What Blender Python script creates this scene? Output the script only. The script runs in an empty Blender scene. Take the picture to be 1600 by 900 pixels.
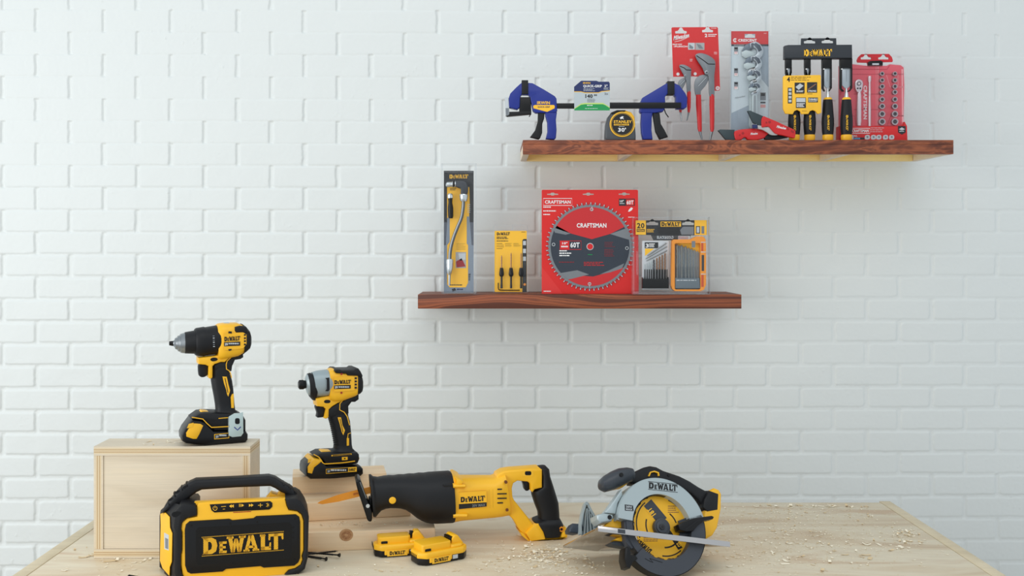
import bpy, bmesh, math, random
import numpy as np
from mathutils import Vector, Matrix
from mathutils.geometry import tessellate_polygon
random.seed(7)
PI = math.pi
col = bpy.context.scene.collection
F = 1500.0            # focal length in pixels of the 1600x900 frame
CX, CY = 770.0, 385.0 # vanishing point of the room's depth lines
HZ = 1.573            # eye height; the bench top is at 0.90
TOP = 0.90

def W(px, py, D):
    return Vector(((px-CX)/F*D, D, HZ-(py-CY)/F*D))

# ------------------------------------------------------------------ materials
MATS = {}
def srgb(c):
    return tuple(((v/255.0)/12.92 if v/255.0 <= .04045 else ((v/255.0+.055)/1.055)**2.4) for v in c)
def mat(name, rgb=None, rough=.5, metal=0.0, spec=.5, bump=0, bscale=300, coat=0, lin=None):
    if name in MATS: return MATS[name]
    m = bpy.data.materials.new(name); m.use_nodes = True
    b = m.node_tree.nodes['Principled BSDF']
    c = lin if lin else srgb(rgb)
    b.inputs['Base Color'].default_value = (*c, 1)
    b.inputs['Roughness'].default_value = rough
    b.inputs['Metallic'].default_value = metal
    b.inputs['Specular IOR Level'].default_value = spec
    if coat: b.inputs['Coat Weight'].default_value = coat
    nt = m.node_tree
    # every surface gets a little procedural unevenness of colour and gloss
    tc = nt.nodes.new('ShaderNodeTexCoord'); nz = nt.nodes.new('ShaderNodeTexNoise')
    nz.inputs['Scale'].default_value = bscale if bump else 60
    nt.links.new(tc.outputs['Object'], nz.inputs['Vector'])
    mr = nt.nodes.new('ShaderNodeMapRange')
    mr.inputs['To Min'].default_value = max(.02, rough-.05); mr.inputs['To Max'].default_value = min(1, rough+.05)
    nt.links.new(nz.outputs['Fac'], mr.inputs['Value']); nt.links.new(mr.outputs['Result'], b.inputs['Roughness'])
    if bump:
        bp = nt.nodes.new('ShaderNodeBump'); bp.inputs['Strength'].default_value = bump; bp.inputs['Distance'].default_value = .0008
        nt.links.new(nz.outputs['Fac'], bp.inputs['Height']); nt.links.new(bp.outputs['Normal'], b.inputs['Normal'])
    MATS[name] = m; return m

def wood(name, stops, scale=(1,1,1), nscale=3.0, detail=6, dist=1.5, rough=.55, bump=.1, fine=True, coordrot=(0,0,0), rings=False):
    if name in MATS: return MATS[name]
    m = bpy.data.materials.new(name); m.use_nodes = True
    nt = m.node_tree; b = nt.nodes['Principled BSDF']; L = nt.links
    tc = nt.nodes.new('ShaderNodeTexCoord'); mp = nt.nodes.new('ShaderNodeMapping')
    mp.inputs['Scale'].default_value = scale; mp.inputs['Rotation'].default_value = coordrot
    L.new(tc.outputs['Object'], mp.inputs['Vector'])
    nz = nt.nodes.new('ShaderNodeTexNoise'); nz.inputs['Scale'].default_value = nscale
    nz.inputs['Detail'].default_value = detail; nz.inputs['Distortion'].default_value = dist
    L.new(mp.outputs['Vector'], nz.inputs['Vector'])
    src = nz.outputs['Fac']
    if rings:
        wv = nt.nodes.new('ShaderNodeTexWave'); wv.wave_type='BANDS'; wv.bands_direction='Z'
        wv.inputs['Scale'].default_value = rings; wv.inputs['Distortion'].default_value = 9; wv.inputs['Detail'].default_value = 2
        wv.inputs['Detail Scale'].default_value = .8
        L.new(mp.outputs['Vector'], wv.inputs['Vector'])
        mx = nt.nodes.new('ShaderNodeMix'); mx.data_type='FLOAT'; mx.inputs['Factor'].default_value=.5
        L.new(nz.outputs['Fac'], mx.inputs['A']); L.new(wv.outputs['Fac'], mx.inputs['B']); src = mx.outputs['Result']
    cr = nt.nodes.new('ShaderNodeValToRGB'); e = cr.color_ramp.elements
    while len(e) < len(stops): e.new(.5)
    for el, (p, c) in zip(e, stops): el.position = p; el.color = (*srgb(c), 1)
    L.new(src, cr.inputs['Fac'])
    out = cr.outputs['Color']
    if fine:
        mp2 = nt.nodes.new('ShaderNodeMapping'); mp2.inputs['Scale'].default_value = (scale[0]*2.0, scale[1]*14, scale[2]*14)
        L.new(tc.outputs['Object'], mp2.inputs['Vector'])
        n2 = nt.nodes.new('ShaderNodeTexNoise'); n2.inputs['Scale'].default_value = 6; n2.inputs['Detail'].default_value=4
        L.new(mp2.outputs['Vector'], n2.inputs['Vector'])
        r2 = nt.nodes.new('ShaderNodeMapRange'); r2.inputs['To Min'].default_value=.86; r2.inputs['To Max'].default_value=1.1
        L.new(n2.outputs['Fac'], r2.inputs['Value'])
        mm = nt.nodes.new('ShaderNodeVectorMath'); mm.operation='SCALE'
        L.new(out, mm.inputs[0]); L.new(r2.outputs['Result'], mm.inputs['Scale']); out = mm.outputs['Vector']
        bp = nt.nodes.new('ShaderNodeBump'); bp.inputs['Strength'].default_value=bump; bp.inputs['Distance'].default_value=.001
        L.new(n2.outputs['Fac'], bp.inputs['Height']); L.new(bp.outputs['Normal'], b.inputs['Normal'])
    L.new(out, b.inputs['Base Color'])
    b.inputs['Roughness'].default_value = rough
    MATS[name] = m; return m

def clear(name, tint=(1,1,1), glossy=.06, edge=1.2):
    if name in MATS: return MATS[name]
    m = bpy.data.materials.new(name); m.use_nodes = True; nt = m.node_tree; nt.nodes.clear()
    o = nt.nodes.new('ShaderNodeOutputMaterial'); t = nt.nodes.new('ShaderNodeBsdfTransparent'); t.inputs['Color'].default_value=(*tint,1)
    g = nt.nodes.new('ShaderNodeBsdfGlossy'); g.inputs['Roughness'].default_value=.12
    lw = nt.nodes.new('ShaderNodeLayerWeight'); lw.inputs['Blend'].default_value=.35
    mr = nt.nodes.new('ShaderNodeMapRange'); mr.inputs['To Min'].default_value=glossy*.25; mr.inputs['To Max'].default_value=min(1,glossy*edge)
    mx = nt.nodes.new('ShaderNodeMixShader')
    nt.links.new(lw.outputs['Facing'], mr.inputs['Value']); nt.links.new(mr.outputs['Result'], mx.inputs['Fac'])
    nt.links.new(t.outputs[0], mx.inputs[1]); nt.links.new(g.outputs[0], mx.inputs[2]); nt.links.new(mx.outputs[0], o.inputs['Surface'])
    MATS[name] = m; return m

YEL = mat('tool_yellow', (252,190,34), .38, bump=.08, bscale=900)
YELM= mat('label_yellow', (255,196,48), .5)
BLK = mat('rubber_black', (20,21,24), .5, spec=.36, bump=.25, bscale=1200)
BLK2= mat('plastic_black', (11,11,13), .35, spec=.34)
INK = mat('ink_black', (18,18,20), .5)
CHR = mat('dark_card', (38,40,44), .5)
GRY = mat('steel_grey', (150,155,158), .32, metal=.9)
STL = mat('bright_steel', (215,220,222), .22, metal=.95)
SIL = mat('silver_paint', (176,188,190), .38, metal=.35)
DGM = mat('dark_grey_metal', (66,70,76), .45, metal=.3)
WHT = mat('print_white', (238,238,238), .55)
RED = mat('print_red', (213,30,32), .45)
REDD= mat('dark_red', (160,22,28), .5)
REDT= mat('tool_red', (205,32,34), .35)
BLU = mat('clamp_blue', (20,42,136), .38, bump=.1, bscale=700)
GRN = mat('print_green', (20,150,80), .5)
GRP = mat('print_grey', (120,126,132), .5)
LGR = mat('print_light_grey', (196,202,206), .5)
NAVY= mat('print_navy', (30,44,96), .5)
BRZ = mat('bronze_bit', (150,112,84), .35, metal=.7)
ORG = mat('orange_plastic', (243,150,38), .4)
CLR = clear('clear_plastic')
CLRE= clear('clear_plastic_edge', (.985,.992,1.0), .40, 2.0)
CLR2= clear('clear_plastic_soft', glossy=.035)

# ------------------------------------------------------------------ frames and mesh building
class Fr:
    """a thing's own axes: x along it, y into depth, z up; P() reads a traced point on a plane of given local depth"""
    def __init__(s, zoom, anchor, D, yaw=0, tilt=0, roll=0):
        s.ox, s.oy, s.k = zoom
        s.o = W(s.ox+anchor[0]/s.k, s.oy+anchor[1]/s.k, D)
        s.M = Matrix.Translation(s.o) @ Matrix.Rotation(math.radians(yaw),4,'Z') @ Matrix.Rotation(math.radians(tilt),4,'X') @ Matrix.Rotation(math.radians(roll),4,'Y')
        s.Mi = s.M.inverted(); s.c = s.Mi @ Vector((0,0,HZ)); s.D = D
    def P(s, x, y, ly=0):
        px = s.ox+x/s.k; py = s.oy+y/s.k
        d = s.Mi.to_3x3() @ Vector(((px-CX)/F, 1, -(py-CY)/F))
        t = (ly-s.c.y)/d.y
        return s.c + d*t
    def m(s, v): return v/s.k*s.D/F
    def z(s, zoom):   # same thing read off another enlargement
        import copy
        c = copy.copy(s); c.ox, c.oy, c.k = zoom; return c
    def empty(s, name):
        o = bpy.data.objects.new(name, None); o.empty_display_size=.02; col.objects.link(o); o.matrix_world = s.M; return o

def root(name, fr, label, cat, group=None):
    o = fr.empty(name) if isinstance(fr, Fr) else bpy.data.objects.new(name, None)
    if not isinstance(fr, Fr):
        col.objects.link(o); o.location = fr
    o['label']=label; o['category']=cat
    if group: o['group']=group
    return o

def sm(pts, n=4):
    """closed Catmull-Rom smoothing"""
    out=[]; N=len(pts)
    for i in range(N):
        p0,p1,p2,p3 = pts[i-1],pts[i],pts[(i+1)%N],pts[(i+2)%N]
        for j in range(n):
            t=j/n
            out.append(tuple(.5*((2*b)+(-a+c)*t+(2*a-5*b+4*c-d)*t*t+(-a+3*b-3*c+d)*t**3) for a,b,c,d in zip(p0,p1,p2,p3)))
    return out
def smo(pts, n=4):
    """open Catmull-Rom"""
    P=[pts[0]]+list(pts)+[pts[-1]]; out=[]
    for i in range(1,len(P)-2):
        p0,p1,p2,p3=P[i-1],P[i],P[i+1],P[i+2]
        for j in range(n):
            t=j/n
            out.append(tuple(.5*((2*b)+(-a+c)*t+(2*a-5*b+4*c-d)*t*t+(-a+3*b-3*c+d)*t**3) for a,b,c,d in zip(p0,p1,p2,p3)))
    out.append(tuple(pts[-1])); return out
def rr(x0,y0,x1,y1,r,n=4):
    """rounded rectangle outline"""
    out=[]
    for cx,cy,a in ((x1-r,y0+r,-90),(x1-r,y1-r,0),(x0+r,y1-r,90),(x0+r,y0+r,180)):
        for i in range(n+1):
            t=math.radians(a+90*i/n); out.append((cx+r*math.cos(t), cy+r*math.sin(t)))
    return out
def rq(x0,y0,x1,y1): return [(x0,y0),(x1,y0),(x1,y1),(x0,y1)]

TXT={}
def text_geo(s, bold):
    bold=min(bold,.032)
    if (s,bold) in TXT: return TXT[(s,bold)]
    c=bpy.data.curves.new('t','FONT'); c.body=s; c.size=1; c.offset=bold; c.resolution_u=2; c.space_character=1.08
    o=bpy.data.objects.new('t',c); col.objects.link(o)
    dg=bpy.context.evaluated_depsgraph_get(); me=bpy.data.meshes.new_from_object(o.evaluated_get(dg))
    v=[(p.co.x,p.co.y) for p in me.vertices]; f=[tuple(p.vertices) for p in me.polygons]
    bpy.data.objects.remove(o); bpy.data.curves.remove(c); bpy.data.meshes.remove(me)
    xs=[a for a,_ in v] or [0,1]; ys=[b for _,b in v] or [0,1]
    x0,x1,y0,y1=min(xs),max(xs),min(ys),max(ys)
    v=[((a-x0)/(x1-x0), (b-y0)/(y1-y0)) for a,b in v]
    TXT[(s,bold)]=(v,f); return v,f

def _logo():
    """heavy slab capitals D e W A L T on a 0-1 grid"""
    V=[];Fc=[]
    def poly(p): 
        b=len(V); V.extend(p); Fc.append(tuple(range(b,b+len(p))))
    def ring(o,i):
        for a in range(len(o)-1): poly([o[a],o[a+1],i[a+1],i[a]])
    # D
    ring([(0,1),(.60,1),(.84,.86),(.93,.5),(.84,.14),(.60,0),(0,0)],[(.36,.76),(.46,.76),(.56,.68),(.60,.5),(.56,.32),(.46,.24),(.36,.24)])
    poly([(.07,0),(.36,0),(.36,1),(.07,1)])
    # small E
    poly([(1.06,0),(1.26,0),(1.26,.72),(1.06,.72)])
    for a,b,w in ((0,.15,1.50),(.29,.43,1.44),(.57,.72,1.50)): poly([(1.04,a),(w,a),(w,b),(1.04,b)])
    # W
    poly([(1.56,1),(1.82,1),(1.99,0),(1.77,0)]); poly([(1.77,0),(1.99,0),(2.17,.85),(1.99,.85)])
    poly([(1.99,.85),(2.17,.85),(2.39,0),(2.17,0)]); poly([(2.17,0),(2.39,0),(2.60,1),(2.36,1)])
    poly([(1.50,.86),(1.92,.86),(1.92,1),(1.50,1)]); poly([(2.26,.86),(2.68,.86),(2.68,1),(2.26,1)])
    # A
    poly([(2.60,0),(2.82,0),(3.06,1),(2.86,1)]); poly([(2.90,1),(3.16,1),(3.46,0),(3.20,0)]); poly([(2.74,.2),(3.26,.2),(3.22,.35),(2.80,.35)])
    poly([(2.54,0),(2.92,0),(2.92,.12),(2.54,.12)]); poly([(3.10,0),(3.52,0),(3.52,.12),(3.10,.12)])
    # L
    poly([(3.62,0),(3.88,0),(3.88,1),(3.62,1)]); poly([(3.62,0),(4.26,0),(4.26,.22),(3.62,.22)]); poly([(4.12,.1),(4.26,.1),(4.26,.46),(4.17,.46)])
    poly([(3.56,.86),(3.90,.86),(3.90,1),(3.56,1)])
    # T
    poly([(4.44,0),(4.70,0),(4.70,1),(4.44,1)]); poly([(4.10,.82),(5.04,.82),(5.04,1),(4.10,1)]); poly([(4.10,.60),(4.19,.60),(4.24,.84),(4.10,.84)]); poly([(4.95,.60),(5.04,.60),(5.04,.84),(4.90,.84)])
    
    return [(x/5.04,y) for x,y in V], Fc
LOGO=_logo()

class M:
    def __init__(s, fr=None): s.fr=fr; s.v=[]; s.f=[]; s.mi=[]; s.ms=[]
    def _mi(s,m):
        if m not in s.ms: s.ms.append(m)
        return s.ms.index(m)
    def add(s, verts, faces, m):
        b=len(s.v); s.v.extend([tuple(v) for v in verts]); i=s._mi(m)
        for f in faces: s.f.append(tuple(b+k for k in f)); s.mi.append(i)
        return s
    def solid3(s, front, back, m, bevel=0, seg=2, sides=False):
        """closed solid between two matching outlines of 3D points"""
        bm=bmesh.new(); n=len(front)
        a=[bm.verts.new(p) for p in front]; b=[bm.verts.new(p) for p in back]
        bm.faces.new(a); bm.faces.new(b[::-1])
        for i in range(n): bm.faces.new((a[i],b[i],b[(i+1)%n],a[(i+1)%n]))
        bmesh.ops.recalc_face_normals(bm, faces=bm.faces[:])
        if bevel>0:
            ed=[e for e in bm.edges if sides or ((e.verts[0] in a)==(e.verts[1] in a))]
            bmesh.ops.bevel(bm, geom=ed, offset=bevel, segments=seg, affect='EDGES', profile=.5, clamp_overlap=True)
        bm.verts.index_update()
        s.add([v.co[:] for v in bm.verts], [[v.index for v in f.verts] for f in bm.faces], m); bm.free(); return s
    def prism(s, pts, y0, y1, m, bevel=0, seg=2, sides=False):
        f=[s.fr.P(x,y,y0) for x,y in pts]
        # true extrusion: the outline traced on the front plane, carried straight back
        g=[Vector((p.x,y1,p.z)) for p in f]
        return s.solid3(f,g,m,bevel,seg,sides)
    def prismc(s, pts, h, m, bevel=0, seg=2, yc=0, sides=False):
        """outline traced on the centre plane, thickness +-h"""
        f=[s.fr.P(x,y,yc) for x,y in pts]
        return s.solid3([Vector((p.x,yc-h,p.z)) for p in f],[Vector((p.x,yc+h,p.z)) for p in f],m,bevel,seg,sides)
    def box(s, a, b, m, bevel=0, seg=2):
        (x0,y0,z0),(x1,y1,z1)=a,b
        return s.solid3([(x0,y0,z0),(x1,y0,z0),(x1,y0,z1),(x0,y0,z1)],[(x0,y1,z0),(x1,y1,z0),(x1,y1,z1),(x0,y1,z1)],m,bevel,seg,True)
    def holed(s, outer, holes, y0, y1, m):
        loops=[[s.fr.P(x,y,y0) for x,y in l] for l in [outer]+list(holes)]
        flat=[p for l in loops for p in l]; tri=tessellate_polygon([[Vector((p.x,p.z,0)) for p in l] for l in loops])
        n=len(flat); V=[tuple(p) for p in flat]+[(p.x,y1,p.z) for p in flat]
        Fs=[tuple(t) for t in tri]+[tuple(n+k for k in t[::-1]) for t in tri]; b=0
        for l in loops:
            k=len(l)
            for i in range(k): Fs.append((b+i,b+(i+1)%k,n+b+(i+1)%k,n+b+i))
            b+=k
        bm=bmesh.new(); vs=[bm.verts.new(p) for p in V]
        for f in Fs:
            try: bm.faces.new([vs[i] for i in f])
            except ValueError: pass
        bmesh.ops.recalc_face_normals(bm, faces=bm.faces[:]); bm.verts.index_update()
        s.add([v.co[:] for v in bm.verts], [[v.index for v in f.verts] for f in bm.faces], m); bm.free(); return s
    def flat(s, pts, y, m):
        """a printed or moulded patch a hair above a surface"""
        P=[s.fr.P(px,py,y) for px,py in pts]; n=len(P)
        t=tessellate_polygon([[Vector((p.x,p.z,0)) for p in P]])
        return s.add(P,[tuple(a) for a in t],m)
    def line(s, pts, w, y, m, closed=False, h=0):
        """a strip of width w along traced points"""
        N=len(pts); L=[];R=[]
        for i in range(N):
            a=pts[i-1] if (i>0 or closed) else pts[i]; b=pts[(i+1)%N] if (i<N-1 or closed) else pts[i]
            dx,dy=b[0]-a[0],b[1]-a[1]; l=math.hypot(dx,dy) or 1; nx,ny=-dy/l*w/2,dx/l*w/2
            L.append((pts[i][0]+nx,pts[i][1]+ny)); R.append((pts[i][0]-nx,pts[i][1]-ny))
        for i in range(N if closed else N-1):
            j=(i+1)%N; q=[L[i],L[j],R[j],R[i]]
            if h: s.prism(q,y,y+h,m)
            else: s.add([s.fr.P(*p,y) for p in q],[(0,1,2,3)],m)
        return s
    def loft(s, secs, m, n=20, e=2.0, cap=True):
        """rings between paired silhouette points; sec = (xa,ya,xb,yb,halfdepth[,ycentre])"""
        V=[];Fs=[]
        for sc in secs:
            xa,ya,xb,yb,hd=sc[:5]; yc=sc[5] if len(sc)>5 else 0
            a=s.fr.P(xa,ya,yc); b=s.fr.P(xb,yb,yc); c=(a+b)/2; r=(b-a)/2
            for i in range(n):
                t=2*PI*(i+.5)/n; co,si=math.cos(t),math.sin(t)
                co=math.copysign(abs(co)**(2/e),co); si=math.copysign(abs(si)**(2/e),si)
                V.append(c+r*co+Vector((0,hd*si,0)))
        for k in range(len(secs)-1):
            for i in range(n):
                j=(i+1)%n; Fs.append((k*n+i,k*n+j,(k+1)*n+j,(k+1)*n+i))
        if cap: Fs.append(tuple(range(n))[::-1]); Fs.append(tuple((len(secs)-1)*n+i for i in range(n)))
        return s.add(V,Fs,m)
    def disc(s, cx, cy, r, y0, y1, m, n=24, bevel=0, r1=None):
        c=s.fr.P(cx,cy,y0); R=s.fr.m(r); R1=R if r1 is None else s.fr.m(r1)
        f=[(c.x+R*math.cos(2*PI*i/n),y0,c.z+R*math.sin(2*PI*i/n)) for i in range(n)]
        g=[(c.x+R1*math.cos(2*PI*i/n),y1,c.z+R1*math.sin(2*PI*i/n)) for i in range(n)]
        return s.solid3(f,g,m,bevel)
    def ann(s, cx, cy, r0, r1, y0, y1, m, a0=0, a1=360, n=40):
        """flat ring or arc with depth; angles anticlockwise from +x"""
        c=s.fr.P(cx,cy,y0); A=s.fr.m(r0); B=s.fr.m(r1); V=[]; Fs=[]; full=abs(a1-a0)>=360
        k=n if full else n+1
        for i in range(k):
            t=math.radians(a0+(a1-a0)*i/n); co,si=math.cos(t),math.sin(t)
            for r,y in ((A,y0),(B,y0),(B,y1),(A,y1)): V.append((c.x+r*co,y,c.z+r*si))
        for i in range(n):
            j=(i+1)%k
            for q in range(4): Fs.append((4*i+q,4*i+(q+1)%4,4*j+(q+1)%4,4*j+q))
        if not full: Fs.append((0,1,2,3)); Fs.append((4*n+3,4*n+2,4*n+1,4*n))
        return s.add(V,Fs,m)
    def tube(s, pts, r, m, n=10, cap=True):
        """round rod through 3D local points, r a number or a list"""
        V=[];Fs=[];N=len(pts); pts=[Vector(p) for p in pts]
        up=Vector((0,1,0))
        for i,p in enumerate(pts):
            d=(pts[min(i+1,N-1)]-pts[max(i-1,0)]).normalized()
            if abs(d.dot(up))>.95: up=Vector((0,0,1))
            a=d.cross(up).normalized(); b=a.cross(d).normalized(); up=b
            R=r[i] if isinstance(r,(list,tuple)) else r
            for k in range(n):
                t=2*PI*k/n; V.append(p+(a*math.cos(t)+b*math.sin(t))*R)
        for i in range(N-1):
            for k in range(n):
                j=(k+1)%n; Fs.append((i*n+k,i*n+j,(i+1)*n+j,(i+1)*n+k))
        if cap: Fs.append(tuple(range(n))[::-1]); Fs.append(tuple((N-1)*n+k for k in range(n)))
        return s.add(V,Fs,m)
    def _place(s, geo, bl, br, tl, y, m):
        v,f=geo; A=s.fr.P(*bl,y); B=s.fr.P(*br,y); C=s.fr.P(*tl,y)
        return s.add([A+(B-A)*a+(C-A)*b for a,b in v], f, m)
    def text(s, t, bl, br, tl, y, m, bold=.03):
        return s._place(text_geo(t,bold), bl, br, tl, y, m)
    def tx(s, t, x0, y0, x1, y1, y, m, bold=.03):
        return s.text(t,(x0,y1),(x1,y1),(x0,y0),y,m,bold)
    def logo(s, bl, br, tl, y, m): return s._place(LOGO, bl, br, tl, y, m)
    def lines(s, x0, y0, x1, y1, n, m, y, fill=.55, seed=1):
        """tiny unreadable print: rows of word-long dashes"""
        rg=random.Random(seed); h=(y1-y0)/n
        for i in range(n):
            x=x0; end=x1-(x1-x0)*rg.random()*.3
            while x<end-1:
                w=(x1-x0)*(.08+.14*rg.random()); w=min(w,end-x)
                s.flat(rq(x,y0+i*h,x+w,y0+i*h+h*fill),y,m); x+=w+(x1-x0)*.03
        return s
    def build(s, name, parent=None, ang=35, loc=None):
        if s.fr is not None and getattr(s.fr,'floor',False): s.v=[(x,y,max(z,.0005)) for x,y,z in s.v]   # rests on its surface
        if s.fr is not None and getattr(s.fr,'clampw',False):
            o_=[]
            for v in s.v:
                w=s.fr.M@Vector(v)
                if w.z<TOP+.0005: w.z=TOP+.0005
                o_.append(tuple(s.fr.Mi@w))
            s.v=o_
        me=bpy.data.meshes.new(name); me.from_pydata(s.v,[],s.f)
        for m in s.ms: me.materials.append(m)
        me.polygons.foreach_set('material_index', s.mi)
        me.polygons.foreach_set('use_smooth',[True]*len(s.f))
        me.update(); me.validate()
        try: me.set_sharp_from_angle(angle=math.radians(ang))
        except Exception: pass
        o=bpy.data.objects.new(name,me); col.objects.link(o)
        if parent: o.parent=parent
        if loc: o.location=loc
        return o
def copy_tree(o, parent=None):
    c=o.copy(); col.objects.link(c); c.parent=parent
    for ch in list(o.children): copy_tree(ch,c)
    return c
# ------------------------------------------------------------------ brick wall
def make_wall():
    beta=math.radians(.9); step=.0026
    X0,X1,Z0,Z1=-2.15,2.15,-1.573,1.15
    nx=int((X1-X0)/step)+1; nzr=int((1.15+1.15)/step)+1
    xs=np.linspace(X0,X1,nx); zs=np.linspace(-1.15,1.15,nzr)
    X,Z=np.meshgrid(xs,zs)
    rng=np.random.default_rng(3)
    def noise(sx,sz,cell):
        gx=int((X1-X0)/cell)+3; gz=int((2.4)/cell)+3
        g=rng.random((gz,gx))*2-1
        u=(X-X0)/cell; v=(Z+1.15)/cell; i=np.floor(u).astype(int); j=np.floor(v).astype(int)
        a=u-i; b=v-j; a=a*a*(3-2*a); b=b*b*(3-2*b)
        return (g[j,i]*(1-a)+g[j,i+1]*a)*(1-b)+(g[j+1,i]*(1-a)+g[j+1,i+1]*a)*b
    HP=.0678; PX=.2031; ztop=.7206; xj=.1365
    wob=noise(0,0,.03); wob2=noise(0,0,.012)
    Zw=Z+wob*.0009+wob2*.0006; Xw=X+noise(0,0,.025)*.0010+noise(0,0,.010)*.0007
    row=np.floor((ztop-Zw)/HP).astype(int)+1          # row 0 lies above the first joint
    fz=(ztop-Zw)/HP-(row-1)                            # 0 at the top joint .. 1 at the lower
    off=np.where(row%2==0,0.0,PX/2)
    q=(Xw-xj-off)/PX; bi=np.floor(q).astype(int); fx=q-bi
    # per brick jitter
    R=rng.random((80,80,6)); rr_=(row+40)%80; cc=(bi+40)%80
    j=R[rr_,cc]
    dl=fx*PX-(.0052+ (j[...,0]-.5)*.0026); dr=(1-fx)*PX-(.0062+(j[...,1]-.5)*.0026)
    # one pair of bricks in the second course is painted over as a single long one
    jx=np.abs(X-(-.3655)); skip=(row==1)&(jx<.03)
    dl=np.where(skip,.05,dl); dr=np.where(skip,.05,dr)
    low=np.clip((.45-Z)/.7,0,1)                        # lower courses are raked deeper than the upper ones
    gap=.0012+.0034*low
    dt=fz*HP-(gap+(j[...,2]-.5)*.0022); db=(1-fz)*HP-(gap+(j[...,3]-.5)*.0022)
    flat_=1-.5*np.clip((X-.35)/.7,0,1); depth_k=flat_
    rc=.006+j[...,4]*.006
    ax=np.minimum(dl,dr); az=np.minimum(dt,db)
    # rounded-corner distance
    ex=np.minimum(ax-rc,0); ez=np.minimum(az-rc,0)
    inside=np.minimum(np.minimum(ax,az),rc)
    d=np.where((ax<rc)&(az<rc), rc-np.sqrt(ex*ex+ez*ez), inside)
    def sst(t,a,b):
        t=np.clip((t-a)/(b-a),0,1); return t*t*(3-2*t)
    face=sst(d,-.0012,.0030)
    vert=1-sst(ax,-.0010,.0016)                          # upright joints stay deep
    depth=.0007+.0021*low; depth=np.maximum(depth, vert*.0046)*depth_k
    Y=(1-face)*depth + face*(j[...,5]-.5)*.0010
    Y+=noise(0,0,.05)*.0005+noise(0,0,.008)*.00018
    lump=np.clip(noise(0,0,.006)-.82,0,1)*np.clip(noise(0,0,.12),0,1); Y-=lump*.012
    V=np.stack([X*math.cos(beta)-Y*0, 2.94+X*math.sin(beta)+Y, Z+HZ],-1).reshape(-1,3)
    idx=np.arange(nx*nzr).reshape(nzr,nx)
    Q=np.stack([idx[:-1,:-1],idx[:-1,1:],idx[1:,1:],idx[1:,:-1]],-1).reshape(-1,4)
    me=bpy.data.meshes.new('wall_back')
    me.vertices.add(len(V)); me.vertices.foreach_set('co',V.astype(np.float32).ravel())
    me.loops.add(Q.size); me.loops.foreach_set('vertex_index',Q.astype(np.int32).ravel())
    me.polygons.add(len(Q)); me.polygons.foreach_set('loop_start',(np.arange(len(Q))*4).astype(np.int32))
    me.polygons.foreach_set('use_smooth',np.ones(len(Q),dtype=bool))
    me.update(calc_edges=True)
    o=bpy.data.objects.new('wall_back',me); col.objects.link(o); o['kind']='structure'
    m=mat('white_wall_paint',(226,230,228),.55,bump=.12,bscale=110); me.materials.append(m)
    return o
make_wall()
b=M(); b.box((-2.3,2.99,0),(2.3,3.10,2.75),MATS['white_wall_paint']); b.box((-2.3,2.935,0),(2.3,2.989,.425),MATS['white_wall_paint'])
o=b.build('wall_back_core'); o['kind']='structure'
FLO=wood('floor_boards',[(0.3,(150,140,128)),(.7,(176,166,152))],scale=(1,6,6),nscale=2)
b=M(); b.box((-2.3,-1.2,-.05),(2.3,2.93,0),FLO); o=b.build('floor'); o['kind']='structure'

# ------------------------------------------------------------------ light and camera
sc=bpy.context.scene
w=bpy.data.worlds.new('World'); sc.world=w; w.use_nodes=True
w.node_tree.nodes['Background'].inputs[0].default_value=(.86,.94,1.0,1); w.node_tree.nodes['Background'].inputs[1].default_value=.79
def area(name,loc,target,sx,sy,power,color):
    l=bpy.data.lights.new(name,'AREA'); l.shape='RECTANGLE'; l.size=sx; l.size_y=sy; l.energy=power; l.color=color
    o=bpy.data.objects.new(name,l); col.objects.link(o); o.location=loc
    o.rotation_euler=(Vector(target)-Vector(loc)).to_track_quat('-Z','Y').to_euler(); return o
area('window_light',(-3.1,-.1,1.75),(.4,2.8,1.1),2.4,2.0,66,(1.0,.99,.97))
area('overhead_fill',(.2,.6,3.3),(0,2.4,1.0),2.4,1.4,14,(1.0,.98,.95))  # added overhead fill to brighten bench and board tops; no fixture is seen
cam=bpy.data.cameras.new('camera'); co=bpy.data.objects.new('camera',cam); col.objects.link(co); sc.camera=co
co.location=(0,0,HZ); co.rotation_euler=(PI/2,0,0)
cam.sensor_width=36; cam.lens=36*F/1600; cam.shift_x=(800-CX)/1600; cam.shift_y=-(450-CY)/1600
cam.clip_start=.05
sc.cycles.transparent_max_bounces=40
sc.cycles.max_bounces=24
sc.view_settings.view_transform='Standard'; sc.view_settings.look='None'; sc.view_settings.gamma=1; sc.view_settings.exposure=-.03
try: sc.view_settings.use_curve_mapping=False
except Exception: pass

# ------------------------------------------------------------------ workbench
TBL=wood('bench_plywood',[(.30,(196,170,138)),(.45,(216,198,168)),(.6,(226,214,188)),(.75,(206,180,148))],scale=(.9,3.2,3),nscale=2.2,dist=1.6,rough=.5,bump=.08)
TBE=wood('bench_edge',[(.3,(208,192,160)),(.7,(224,210,180))],scale=(1,1,1),nscale=8,rough=.6)
wb=root('workbench',(0,2.15,0),'plywood workbench with pale edge strips, strewn with wood shavings','workbench')
x0,x1,y0,y1=-.982,1.049,1.74,2.535; e=.030
def bx(name,a,b_,m,par=wb,bev=.0015):
    q=M(); q.box((a[0],a[1]-2.15,a[2]),(b_[0],b_[1]-2.15,b_[2]),m,bev); return q.build(name,par)
bx('table_top',(x0+e,y0+e,TOP-.036),(x1-e,y1-e*.4,TOP),TBL)
bx('edge_strip',(x0,y0,TOP-.04),(x0+e-.001,y1,TOP+.0006),TBE)
bx('edge_strip',(x1-e+.001,y0,TOP-.04),(x1,y1,TOP+.0006),TBE)
bx('edge_strip',(x0+e,y0,TOP-.04),(x1-e,y0+e-.001,TOP+.0006),TBE)
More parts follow.
